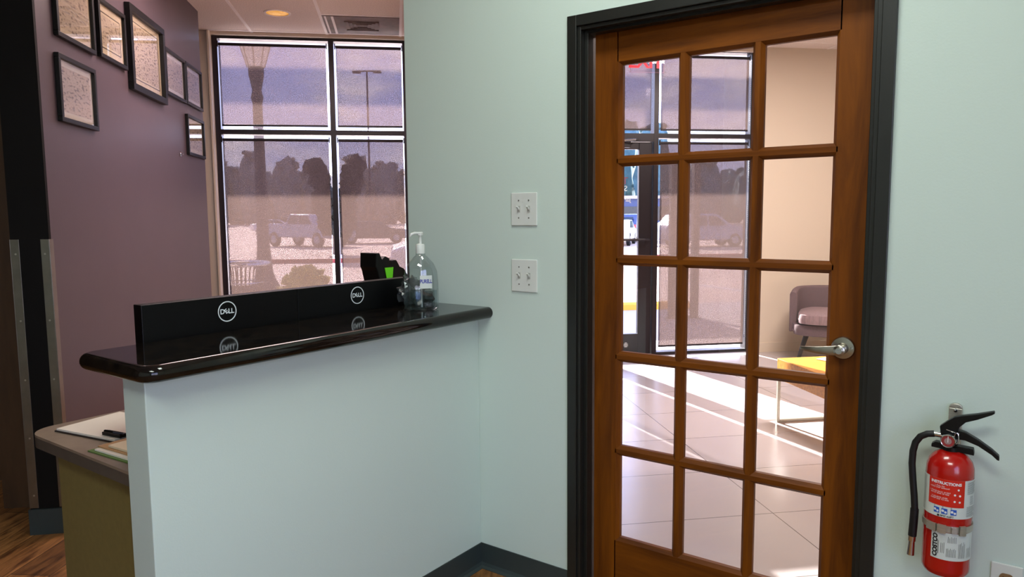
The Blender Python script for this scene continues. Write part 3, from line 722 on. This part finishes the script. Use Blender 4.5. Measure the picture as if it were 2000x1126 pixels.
for dg_ in (-27, -8, 13):
    s2 = patch(A(dg_-7), A(dg_+7), .1755, .1905, M_lblb, 'pictogram_tile', RE+.0010, lb)
    b = MB()
    for dx, dz, sz in ((-.06, .001, .0035), (.05, -.002, .0032)):
        v = [b.bm.verts.new(onc(A(dg_)+dx+sz/RE*math.cos(q), .183+dz+sz*1.1*math.sin(q), RE+.0014)) for q in [2*PI*k/5+.6 for k in range(5)]]; b.bm.faces.new(v)
    b.build('pictogram', M_paint, s2)
ctext('A', .0055, -32, .1935, M_ink, par=lb); ctext('B', .0055, -12, .1935, M_ink, par=lb); ctext('C', .0055, 8, .1935, M_ink, par=lb)
ctext('FIRST ALERT', .0055, -2, .1700, M_ink, par=lb, bold=.0002)
v_ = MB(); vv = [v_.bm.verts.new(onc(A(-22)+.0035/RE*x, .170+.0035*y, RE+.0013)) for x, y in ((1, 0), (0, 1), (-1, 0), (0, -1))]; v_.bm.faces.new(vv); v_.build('diamond', M_ink, lb)
def lines(par, a0, a1, z0, z1, n_, m, seed):
    rnd = random.Random(seed); b = MB()
    for k in range(n_):
        z = z0+(z1-z0)*k/max(1, n_-1); aa = a0+(a1-a0)*rnd.uniform(.75, 1)
        q = 5; top = [b.bm.verts.new(onc(A(a0+(aa-a0)*i/q), z+.0009, RE+.0012)) for i in range(q+1)]; bot = [b.bm.verts.new(onc(A(a0+(aa-a0)*i/q), z, RE+.0012)) for i in range(q+1)]
        for i in range(q): b.bm.faces.new((bot[i], bot[i+1], top[i+1], top[i]))
    return b.build('fine_print', m, par)
lines(lb, 46, 82, .232, .262, 11, M_inkg, 1); lines(lb, 46, 82, .172, .197, 9, M_inkg, 2); lines(lb, 56, 74, .204, .224, 7, M_inkg, 3)
lines(lb, -88, -62, .172, .262, 24, M_inkg, 4)
l2 = patch(A(-37), A(86), .052, .126, M_lblw, 'store_label')
ctext('COSTCO', .0150, -26, .088, M_ink, rot=PI/2, par=l2, bold=.0008, name='store_lettering')
def vlines(par, a0, a1, z0, z1, n_, seed):
    rnd = random.Random(seed); b = MB()
    for k in range(n_):
        a = a0+(a1-a0)*k/max(1, n_-1); zz = z1-(z1-z0)*rnd.uniform(0, .25)
        p = [b.bm.verts.new(onc(A(a), z0, RE+.0012)), b.bm.verts.new(onc(A(a)+.014, z0, RE+.0012)), b.bm.verts.new(onc(A(a)+.014, zz, RE+.0012)), b.bm.verts.new(onc(A(a), zz, RE+.0012))]; b.bm.faces.new(p)
    return b.build('fine_print', M_ink, par)
vlines(l2, -20, -18, .066, .110, 2, 5); vlines(l2, -12, -5, .070, .104, 3, 6); vlines(l2, 1, 22, .062, .086, 8, 7); vlines(l2, 4, 22, .100, .118, 6, 8); vlines(l2, 30, 46, .060, .104, 6, 9); vlines(l2, 54, 70, .060, .090, 5, 10)
# strap with buckle
st = MB().ring_surface([[onc(2*PI*k/56, z, r) for k in range(56)] for r, z in ((RE+.0005, .128), (RE+.003, .128), (RE+.003, .145), (RE+.0005, .145), (RE+.0005, .128))], cap=False).build('strap', M_steel, fe, smooth=True)
b = MB()
for a0, a1, z0, z1, r1 in ((-48, -24, .126, .147, .008), (-20, -2, .126, .148, .009), (10, 20, .129, .144, .010), (27, 42, .124, .149, .009)):
    k = 4; rr = [[onc(A(a0+(a1-a0)*i/k), z, r) for i in range(k+1)] for r, z in ((RE+.003, z0), (RE+r1, z0), (RE+r1, z1), (RE+.003, z1), (RE+.003, z0))]
    b.ring_surface(rr, cap=False, closed=False)
b.build('buckle', M_steel, fe)
# wall bracket
b = MB(); b.box(-.016, .016, .070, .0815, -.02, .43); b.prism([(.016*math.cos(q), .43+.013*math.sin(q)) for q in [PI*k/12 for k in range(13)]], lambda p: (p[0], .070, p[1]), lambda p: (p[0], .0815, p[1]))
b.box(-.014, .014, .05, .0815, .328, .340); b.box(-.04, .04, .054, .0815, .129, .144)
b.build('wall_bracket', M_steel, fe, bevel=.002)
MB().lathe([(0, .070), (.005, .070), (.0045, .0665), (0, .066)], (0, 0, .424), axis='Y', seg=16).build('bracket_screw', M_chrome, fe, smooth=True)
# valve head
b = MB(); b.lathe([(0, .332), (.021, .332), (.021, .344), (.014, .348), (.013, .375), (0, .375)], seg=28); b.build('valve', M_bplast, fe, smooth=True)
# local frame of the head: u towards image right, levers in the u-z plane
ur = Vector((math.sin(CA)*-1, math.cos(CA), 0)) ; ur = Vector((1.0, .0, 0)); uo = Vector((0, -1, 0))
def uz(u, z, o=0.): return tuple(ur*u+Vector((0, 0, z))+uo*o)
b = MB(); b.prism([(-.045, .337), (-.045, .345), (-.036, .352), (.05, .347), (.052, .337), (.052, .33)], lambda p: uz(p[0], p[1], -.010), lambda p: uz(p[0], p[1], .012)); b.build('hang_yoke', M_bplast, fe, bevel=.001)
up_ = [(-.025, .372), (-.028, .395), (-.010, .412), (.004, .424), (.020, .430), (.055, .440), (.090, .452), (.092, .447), (.086, .442), (.055, .425), (.030, .414), (.016, .398), (.014, .372)]
lo_ = [(.008, .366), (.010, .392), (.030, .388), (.060, .372), (.090, .352), (.106, .338), (.107, .326), (.102, .327), (.090, .338), (.060, .356), (.030, .366)]
MB().prism(up_, lambda p: uz(p[0], p[1], -.008), lambda p: uz(p[0], p[1], .010)).build('upper_lever', M_bplast, fe, bevel=.0015)
MB().prism(lo_, lambda p: uz(p[0], p[1], -.008), lambda p: uz(p[0], p[1], .010)).build('lower_handle', M_bplast, fe, bevel=.0015)
gg = MB().lathe([(0, -.012), (.0178, -.012), (.0178, -.030), (.0165, -.032), (.0150, -.0315), (.0150, -.029), (0, -.029)], (-.006, 0, .363), axis='Y', seg=36).build('gauge', M_chrome, fe, smooth=True)
MB().lathe([(.0, -.0292), (.0148, -.0292), (.0148, -.0298), (0, -.0298)], (-.006, 0, .363), axis='Y', seg=36).build('dial', mat('gauge_dial', '#8f2a2a', .5), gg)
b = MB(); b.lathe([(0, -.0298), (.0085, -.0298), (.0085, -.0303), (0, -.0303)], (-.006, 0, .363), axis='Y', seg=30); b.build('dial_centre', mat('gauge_grey', '#9a7c78', .5), gg)
MB().box(-.0068, -.0052, -.0312, -.0305, .360, .376).build('needle', M_paint, gg)
pr = MB(); pr.tube([(.012+.010*math.cos(q)*.5, -.022, .372+.015*math.sin(q)) for q in [2*PI*k/20 for k in range(21)]], .0015, 8); pr.tube([(.018, -.02, .384), (-.012, -.016, .390)], .0015, 8)
pr.build('pull_pin', M_chrome, fe, smooth=True)
b = MB(); b.tube([uz(-.016, .370), uz(-.024, .3705)], .008, 6); b.tube([uz(-.024, .3705), uz(-.044, .371)], .0085, 16); b.build('hose_fitting', M_chrome, fe, smooth=True)
hose = [(-.040, .371), (-.056, .368), (-.072, .358), (-.083, .340), (-.088, .315), (-.089, .28), (-.085, .235), (-.080, .19), (-.077, .15), (-.078, .115), (-.080, .085)]
MB().tube([uz(u_, z_, .004) for u_, z_ in hose], .0088, 16).build('hose', M_rubber, fe, smooth=True)
MB().tube([uz(-.0775, .155, .004), uz(-.0785, .115, .004), uz(-.080, .078, .004)], .0105, 16).build('hose_sleeve', M_rubber, fe, smooth=True)
b = MB(); b.tube([uz(-.080, .080, .004), uz(-.0805, .064, .004)], .0095, 16); b.tube([uz(-.0805, .064, .004), uz(-.082, .024, .004)], [.0078, .0095], 16); b.build('nozzle', M_chrome, fe, smooth=True)

# ------------------------------------------------------------------ lobby furniture
ac = thing('armchair', 'mauve tub armchair with light cushion and dark tapered legs by the lobby wall', 'armchair', T(3.46, 3.86, 0), R45+math.radians(-34))
# local: faces -y
def ring_u(rx, ry, z, back_only=False, r2=0):
    return [(rx*math.cos(q), ry*math.sin(q), z) for q in [2*PI*k/48 for k in range(48)]]
def superc(rx, ry, z, e=.5):
    o = []
    for k in range(56):
        q = 2*PI*k/56; c_, s_ = math.cos(q), math.sin(q)
        o.append((rx*math.copysign(abs(c_)**e, c_), ry*math.copysign(abs(s_)**e, s_), z))
    return o
MB().ring_surface([superc(.30, .28, .275, .45), superc(.345, .32, .285, .45), superc(.355, .33, .33, .45), superc(.355, .33, .375, .45), superc(.35, .325, .385, .45)]).build('seat_base', M_fabric, ac, smooth=True)
# wrap-around back: U-shaped shell
def arc_pts(r_out):
    o = [(-r_out, -.13)]
    for k in range(25):
        q = PI-PI*k/24; o.append((r_out*math.cos(q), .02+(r_out-.03)*math.sin(q)))
    o.append((r_out, -.13)); return o
po, pi_ = arc_pts(.385), arc_pts(.315)
b = MB(); rings = []
n_ = len(po)
for (po_i, pi_i, idx) in [(po[i], pi_[i], i) for i in range(n_)]:
    top = .715 if 3 < idx < n_-4 else .715-.03*(4-min(idx, n_-1-idx))/4
    ring = []
    sec = [(0, .29), (0, top-.03), (.15, top-.006), (.5, top), (.85, top-.006), (1, top-.03), (1, .36), (.9, .30)]
    for f_, z in sec:
        inf = .03*(z-.3)/.4*(1 if f_ < .5 else .6)
        x = po_i[0]+(pi_i[0]-po_i[0])*f_; y = po_i[1]+(pi_i[1]-po_i[1])*f_
        ring.append((x*(1+inf*.3), y, z))
    rings.append(ring)
b.ring_surface(rings); b.build('backrest', M_fabric, ac, smooth=True, bevel=.01)
cs = MB().ring_surface([superc(.24, .26, .388, .4), superc(.300, .32, .40, .4), superc(.308, .325, .44, .4), superc(.300, .32, .485, .4), superc(.24, .26, .505, .4), superc(.1, .12, .512, .4)])
o = cs.build('cushion', M_fabric2, ac, smooth=True, loc=(0, -.045, 0))
for sx in (-1, 1):
    for sy in (-1, 1):
        MB().tube([(sx*.22, sy*.20, .285), (sx*.30, sy*.27, 0)], [.026, .014], 14).build('leg', M_darkwood, ac, smooth=True)

tb = thing('coffee_table', 'low oak box coffee table on open silver metal frame in the sunlit lobby', 'coffee table', T(1.87, 2.03, 0), R45)
MB().box(0, 1.05, -.60, 0, .305, .45).build('table_box', M_oak, tb, bevel=.004)
for y in (-.022, -.60+.002):
    b = MB(); b.box(.0, .02, y, y+.02, 0, .305); b.box(1.03, 1.05, y, y+.02, 0, .305); b.box(.02, 1.03, y, y+.02, 0, .02)
    b.build('leg_frame', M_steel, tb, bevel=.002)
nb = thing('notepad', 'small white paper lying on the sunlit oak coffee table', 'paper', T(2.20, 1.86, .4505), R45+.4)
MB().box(-.07, .07, -.10, .10, 0, .006).build('pages', M_paperw, nb)
# slim steel table by the chair
ws = thing('side_table', 'slim steel side table partly hidden in front of the armchair', 'side table', T(3.40, 3.05, 0), R45)
b = MB(); b.box(-.02, .38, -.15, .15, .315, .33); b.build('top', M_steel, ws, bevel=.002)
b = MB()
for x in (0, .35):
    for y in (-.14, .14): b.box(x-.008, x+.008, y-.008, y+.008, 0, .315)
b.build('leg', M_steel, ws)

# ================================================================== OUTSIDE
GZ = -.30
gr = MB().prism([(4.64, -.02), (9.0, -.03), (16, GZ), (420, GZ), (420, -1), (4.64, -1)], lambda p: (-320, p[0], p[1]), lambda p: (320, p[0], p[1])).build('ground_outside', M_asph, rz=R45); struct(gr)
struct(MB().box(-60, 60, 4.645, 8.6, -.03, -.005).build('sidewalk', M_conc, rz=R45))
def at(px, py, depth):
    r = cf+cr*((px-1000)/FPX)-cu*((py-563)/FPX); return CAM+r*depth
def gnd(px, depth): p = at(px, 420, depth); return Vector((p.x, p.y, GZ))
RC = -(-YAW)                              # heading of the view

ws_ = MB().prism([(-.0, 0), (.16, 0), (.15, .09), (.11, .12), (.05, .12), (.01, .09)], lambda p: (.4, p[0], p[1]), lambda p: (3.72, p[0], p[1]))
o = ws_.build('wheel_stop', M_yellow, loc=T(0, 7.95, -.012), rz=R45, bevel=.01); tag(o, 'long yellow painted kerb beyond the street door', 'kerb')
o = MB().box(-40, 40, 0, .25, 0, .17).build('red_kerb', M_redcurb, loc=T(0, 25.0, GZ-.01), rz=R45-.09); tag(o, 'dark red painted kerb crossing the car park', 'kerb')
pm = MB()
for k in range(16): pm.box(-22+k*2.8, -21.88+k*2.8, 10.5, 15.0, -.02, .0)
o = pm.build('parking_lines', M_paint, rz=R45, loc=(0, 0, 0)); 
for v in o.data.vertices: v.co.z = -.03+(GZ+.03)*(v.co.y-9)/7+.012 if v.co.z > -.01 else -.03+(GZ+.03)*(v.co.y-9)/7-.02
struct(o)
for k, x in enumerate((3.06, 3.385)):
    o = thing('canopy_post', ('left' if k == 0 else 'right')+' one of two slim grey posts outside the lobby window', 'post', T(x, 7.02, -.02), R45, 'slim posts outside the lobby window')
    MB().box(-.045, .045, -.045, .045, 0, 2.15).build('shaft', M_pole, o)
    MB().box(-.08, .08, -.08, .08, 0, .015).build('base_plate', M_pole, o)

# unseen beams added to throw the shade bands on the screens
tan_e = .50
ar = thing('street_shade_beams', 'unseen horizontal beams added before the street front to shade the screens', 'shade beams', T(0, 9.3, 0), R45)
D_ = 9.3-4.49
for z0, z1 in ((1.652, 2.225), (2.49, 2.785)):
    for x0, x1 in ((-16, -.06), (.57, 16)) if z0 < 2 else ((-16, 16),):
        MB().box(x0, x1, -.03, .03, z0+D_*tan_e, z1+D_*tan_e).build('beam', M_conc, ar)
for x in (-.12, .63): MB().box(x-.06, x+.06, -.05, .05, 4.10, 5.35).build('post', M_conc, ar)
for x in (-15.5, 15.5): MB().box(x-.2, x+.2, -.2, .2, -.05, 5.6).build('column', M_conc, ar)

# post lantern
LP = gnd(512, 17)
lp = thing('street_lantern', 'classic post lantern seen through the upper left screen', 'street lamp', LP, 0)
b = MB(); b.lathe([(0, 0), (.34, 0), (.34, .12), (.24, .3), (.20, .45), (.155, .9), (.14, 1.2), (.125, 2.8), (.105, 4.3), (.14, 4.45), (.10, 4.6), (.17, 4.95), (.17, 5.12), (0, 5.12)], seg=20); b.build('post', M_pole, lp, smooth=True)
MB().lathe([(0, 5.12), (.19, 5.12), (.33, 5.60), (0, 5.60)], seg=8).build('lantern_glass', M_lens, lp)
b = MB(); b.lathe([(0, 5.60), (.36, 5.60), (.34, 5.66), (.22, 5.85), (.08, 5.98), (.03, 6.15), (0, 6.16)], seg=8)
for k in range(8):
    q = 2*PI*k/8; b.tube([(.19*math.cos(q), .19*math.sin(q), 5.12), (.335*math.cos(q), .335*math.sin(q), 5.61)], .016, 6)
b.build('lantern_cap', M_pole, lp)

# twin head parking lot pole
tp = thing('parking_lot_light', 'very tall thin twin headed car park light pole in the distance', 'street lamp', gnd(724, 62), math.atan2(cr.y, cr.x))
b = MB(); b.lathe([(0, 0), (.25, 0), (.25, .8), (.10, .85), (.07, 13.6), (0, 13.6)], seg=12); b.build('pole', M_pole, tp, smooth=True)
b = MB(); b.box(-1.1, 1.1, -.06, .06, 13.6, 13.7); b.build('crossarm', M_pole, tp)
for sx in (-1, 1): MB().box(sx*.85-.32, sx*.85+.32, -.22, .22, 13.5, 13.66).build('lamp_head', M_pole, tp)

# round litter bin by the window
bn = thing('litter_bin', 'round slatted litter bin with flared rim just outside the reception window', 'litter bin', T(-2.64, 6.85, -.02), 0)
b = MB()
for k in range(36):
    q = 2*PI*k/36; c_, s_ = math.cos(q), math.sin(q)
    b.tube([(.27*c_, .27*s_, .05), (.27*c_, .27*s_, .62), (.30*c_, .30*s_, .80), (.355*c_, .355*s_, .885)], .009, 6)
b.build('slat', M_pole, bn)
def torus(R_, r_, z, n_=48, m_=8): return [[((R_+r_*math.cos(a))*math.cos(q), (R_+r_*math.cos(a))*math.sin(q), z+r_*math.sin(a)) for a in [2*PI*j/m_ for j in range(m_)]] for q in [2*PI*k/n_ for k in range(n_+1)]]
MB().ring_surface(torus(.36, .022, .89), cap=False).build('rim', M_chrome, bn, smooth=True)
b = MB(); b.ring_surface(torus(.28, .010, .66), cap=False); b.ring_surface(torus(.275, .010, .08), cap=False); b.build('hoop', M_chrome, bn, smooth=True)
MB().lathe([(0, .04), (.25, .04), (.25, .60), (.24, .60), (.24, .06), (0, .06)], seg=32).build('liner', M_card, bn, smooth=True)

def bush(loc, rx, rz_, seed, label):
    rnd = random.Random(seed); b = MB()
    for k in range(60):
        q = rnd.uniform(0, 2*PI); ph = math.acos(rnd.uniform(0, 1)); rr = rnd.uniform(.65, .95)
        b.blob((rx*rr*math.sin(ph)*math.cos(q), rx*rr*math.sin(ph)*math.sin(q), rz_*(.15+rr*math.cos(ph))), rx*.2, seed*100+k, .35, 1)
    b.blob((0, 0, rz_*.4), rx*.7, seed, .2, 2, (1, 1, rz_/rx))
    t_ = thing('bush', label, 'bush', loc, 0, 'bushes outside the reception window')
    b.build('foliage', M_leafy, t_); MB().tube([(0, 0, 0), (0, 0, rz_*.5)], .02, 6).build('stem', M_bark, t_)
bush(T(-2.02, 8.3, -.02), .40, .74, 3, 'taller clipped bush farther from the reception window')
bush(T(-2.02, 7.2, -.02), .34, .50, 5, 'lower clipped bush nearer the reception window')

def tree(loc, h, rad, seed, label, m, group=None, trunk=.35, name='tree', blobs=26, flat_=.7):
    rnd = random.Random(seed); t_ = thing(name, label, 'tree', loc, 0, group); b = MB()
    for k in range(blobs):
        q = rnd.uniform(0, 2*PI); rr = rad*math.sqrt(rnd.uniform(.3, .85)); z = rnd.uniform(.0 if trunk < .2 else .25, 1.0)
        b.blob((rr*math.cos(q)*(1.1-.45*z), rr*math.sin(q)*(1.1-.45*z), h*(trunk*.6+(1-trunk*.6-rad*.3/h)*z)), rad*rnd.uniform(.26, .36)*(1 if trunk >= .2 else .8), seed*50+k, .28, 2, (1, 1, flat_))
    if trunk < .2: b.blob((0, 0, h*.44), rad*1.02, seed, .10, 3, (1, 1, h*.47/rad))
    b.build('crown', m, t_); MB().tube([(0, 0, 0), (0, 0, h*.7)], [h*.03, h*.012], 8).build('trunk', M_bark, t_, smooth=True)
# tree line behind the car park, each tree placed by direction and distance
row = [(395, 'distant tree at the far left edge of the reception window, beside the cream wall strip'),
       (428, 'second distant tree from the left in the reception window'),
       (462, 'rounded distant tree left of the lantern post'),
       (496, 'distant tree directly behind the lantern post'),
       (530, 'distant tree just right of the lantern post, above the white car'),
       (563, 'distant tree above the cab of the silver pickup'),
       (596, 'distant tree above the bonnet of the silver pickup'),
       (628, 'low distant tree touching the left arm of the V shaped tree'),
       (662, 'distant tree hidden behind the V shaped tree and the mullion'),
       (695, 'distant tree touching the right arm of the V shaped tree'),
       (727, 'distant tree behind the thin twin headed light pole'),
       (760, 'distant tree right of the twin headed light pole'),
       (793, 'distant tree at the right edge of the reception glass'),
       (828, 'distant tree out of sight behind the wall corner')]
hs = [11.5, 13.6, 12.6, 14.6, 11.4, 13.6, 11.9, 11.6, 11.0, 13.6, 12.4, 12.6, 12.0, 13]
for k, (px, lb_) in enumerate(row):
    tree(gnd(px, 138 if k % 2 else 153), hs[k], 2.7, 20+k, lb_, M_leafb, 'distant tree row behind the car park', trunk=.12, blobs=30, name='distant_tree')
for k, (px, dd, hh, lb_) in enumerate([(1172, 112, 15, 'distant tree out of sight left of the street door'), (1222, 122, 18, 'tall pale leafy tree seen through the street door glass above the blue SUV'),
    (1272, 112, 16, 'distant tree behind the street door stile'), (1322, 124, 10, 'low distant tree behind the left part of the lobby screen'), (1372, 112, 10.5, 'low distant tree behind the middle of the lobby screen'),
    (1425, 124, 9.5, 'low distant tree behind the right part of the lobby screen'), (1475, 112, 10, 'distant tree behind the right frame of the lobby window')]):
    tree(gnd(px, dd), hh, 3.1, 60+k, lb_, M_leafl, 'distant trees beyond the lobby', trunk=.12, blobs=36, name='distant_tree')
# vase shaped tree behind the centre mullion
vt = thing('vase_shaped_tree', 'dark V shaped tree standing behind the middle mullion of the reception window', 'tree', gnd(657, 33), 0)
b = MB(); rnd = random.Random(4)
for k in range(110):
    z = rnd.uniform(0, 1); hw_ = .50+.62*z
    off = rnd.uniform(-hw_, hw_) if z < .55 else rnd.choice((-1, 1))*rnd.uniform(.50+.5*(z-.55), hw_)
    if off < 0 and z > .93: z = .9
    b.blob(tuple(Vector(cr)*off+Vector((0, 0, 1.0+3.2*z))+Vector(cf)*rnd.uniform(-.5, .5)), .30, k, .25, 2)
b.build('crown', M_leafd, vt); MB().tube([(0, 0, 0), (0, 0, 1.6)], [.22, .16], 8).build('trunk', M_bark, vt, smooth=True)

# vehicles: local x forward (length), y width
def vehicle(name, label, loc, rz, body, glass, paint, L, Wd, wheels, rw=.36, group=None, extra=None):
    v = thing(name, label, 'car', loc, rz, group); hw = Wd/2
    b = MB(); rings = []
    lower = [p for p in body]
    def inset(z): return hw*(1 if z < .95 else 1-(z-.95)*.22)
    a = [(x, -inset(z), z) for x, z in lower]; c_ = [(x, inset(z), z) for x, z in lower]
    b.ring_surface([a, c_]); b.build('body', paint, v, bevel=.05, seg=3, smooth=True)
    for pane in glass:
        for sg in (-1, 1):
            MB().prism(pane, lambda p: (p[0], sg*(inset(p[1])-.02), p[1]), lambda p: (p[0], sg*(inset(p[1])+.012), p[1])).build('side_window', M_carg, v)
    for x in wheels:
        for sg in (-1, 1):
            wl_ = MB().lathe([(0, -.11), (rw*.8, -.11), (rw, -.08), (rw, .08), (rw*.8, .11), (0, .11)], (x, sg*(hw-.10), rw), axis='Y', seg=24).build('wheel', M_tyre, v, smooth=True)
            MB().lathe([(0, -.125), (rw*.55, -.12), (rw*.55, .12), (0, .125)], (x, sg*(hw-.10), rw), axis='Y', seg=16).build('hub', M_cars, wl_, smooth=True)
    if extra: extra(v)
    return v
SUV = [(-2.25, .35), (2.25, .35), (2.32, .6), (2.25, .95), (1.25, 1.08), (.55, 1.62), (.2, 1.70), (-1.7, 1.68), (-2.15, 1.15), (-2.28, .9)]
SUVg = [[(.95, 1.10), (.45, 1.56), (.0, 1.60), (.0, 1.08)], [(-.08, 1.08), (-.08, 1.60), (-.9, 1.60), (-.9, 1.08)], [(-.98, 1.08), (-.98, 1.60), (-1.6, 1.58), (-1.95, 1.12)]]
SED = [(-2.2, .32), (2.2, .32), (2.25, .6), (2.1, .85), (1.1, .95), (.35, 1.38), (-.9, 1.40), (-1.6, 1.02), (-2.2, .95)]
SEDg = [[(.85, .96), (.3, 1.32), (-.2, 1.34), (-.2, .95)], [(-.28, .95), (-.28, 1.34), (-.85, 1.33), (-1.35, .99)]]
TRK = [(-2.8, .55), (2.8, .5), (2.85, .75), (2.75, 1.15), (1.55, 1.28), (.95, 1.82), (-.55, 1.85), (-.85, 1.32), (-2.8, 1.30)]
TRKg = [[(1.3, 1.28), (.85, 1.75), (.25, 1.77), (.25, 1.28)], [(.17, 1.28), (.17, 1.77), (-.5, 1.77), (-.66, 1.30)]]
VAN = [(-2.4, .40), (2.35, .40), (2.45, .65), (2.38, 1.05), (1.95, 1.15), (1.35, 1.85), (.9, 1.98), (-2.3, 1.98), (-2.42, 1.1)]
VANg = [[(1.75, 1.18), (1.25, 1.80), (.6, 1.84), (.6, 1.15)], [(.5, 1.15), (.5, 1.84), (-.8, 1.84), (-.8, 1.15)]]
def tails(hw, z, x):
    def fn(v):
        for sg in (-1, 1): MB().box(x-.03, x+.03, sg*hw-.14*(sg > 0), sg*hw+.14*(sg < 0), z-.08, z+.12).build('tail_light', M_tail, v)
        MB().prism([(x+.05, 1.12), (x+.30, 1.52), (x+.34, 1.52), (x+.10, 1.10)], lambda p: (p[0]-.03, -.62, p[1]), lambda p: (p[0]-.03, .62, p[1])).build('rear_window', M_carg, v)
    return fn
RV = math.atan2(cr.y, cr.x)              # heading across the view, to the right
vehicle('pickup_truck', 'silver pickup truck parked beyond the kerb, seen through the lower left screen', gnd(600, 42), RV-math.radians(32), TRK, TRKg, M_cars, 5.6, 1.95, (-1.75, 1.75), .42)
vehicle('parked_car', 'white car just behind and left of the silver pickup truck', gnd(535, 74), RV+math.radians(30), SED, SEDg, M_carw, 4.4, 1.8, (-1.35, 1.4))
vehicle('parked_car', 'dark low car right of the pickup, seen through the lower right screen', gnd(728, 46), RV+math.radians(12), SED, SEDg, M_card, 4.4, 1.8, (-1.35, 1.4))
def mirror_(v): MB().box(1.0, 1.12, .90, 1.12, 1.12, 1.3).build('wing_mirror', M_carw, v, bevel=.03); MB().box(1.0, 1.12, -1.12, -.90, 1.12, 1.3).build('wing_mirror', M_carw, v, bevel=.03)
vehicle('white_van', 'small white van near the window at the right edge of the reception glass', T(.93, 9.75, -.13), R45+PI, [(x*.72, z) for x, z in VAN], [[(x*.72, z) for x, z in g_] for g_ in VANg], M_carw, 3.5, 1.9, (-1.0, 1.1), .34, extra=mirror_)
vehicle('parked_car', 'dark blue SUV with red tail light seen through the street door glass', gnd(1238, 46), RV+math.radians(62), SUV, SUVg, M_carb, 4.5, 1.85, (-1.35, 1.4), extra=tails(.9, .95, -2.27))
vehicle('parked_car', 'pale car partly hidden at the left edge of the street door glass', gnd(1205, 41), RV+math.radians(75), SED, SEDg, M_carw, 4.4, 1.8, (-1.35, 1.4))
vehicle('parked_car', 'white car roof visible above the blue SUV through the street door', gnd(1232, 56), RV+math.radians(10), SUV, SUVg, M_carw, 4.5, 1.85, (-1.35, 1.4))
vehicle('parked_car', 'pale silver car blurred behind the lobby screen and slim posts', gnd(1372, 38), RV+math.radians(8), SUV, SUVg, M_cars, 4.5, 1.85, (-1.35, 1.4))
# pale building beyond the street door
bd = thing('distant_building', 'long low bluish building behind the cars, seen through the street door', 'building', gnd(1215, 95), RV)
MB().box(-14, 8, 0, 10, 0, 3.6).build('walls', M_build, bd); MB().box(-14.3, 8.3, -.3, 10.3, 3.6, 4.0).build('roof', M_conc, bd)
for x in (-11, -7, -3, 1, 5): MB().box(x-1.2, x+1.2, -.06, 0, .8, 2.6).build('window', M_carg, bd)
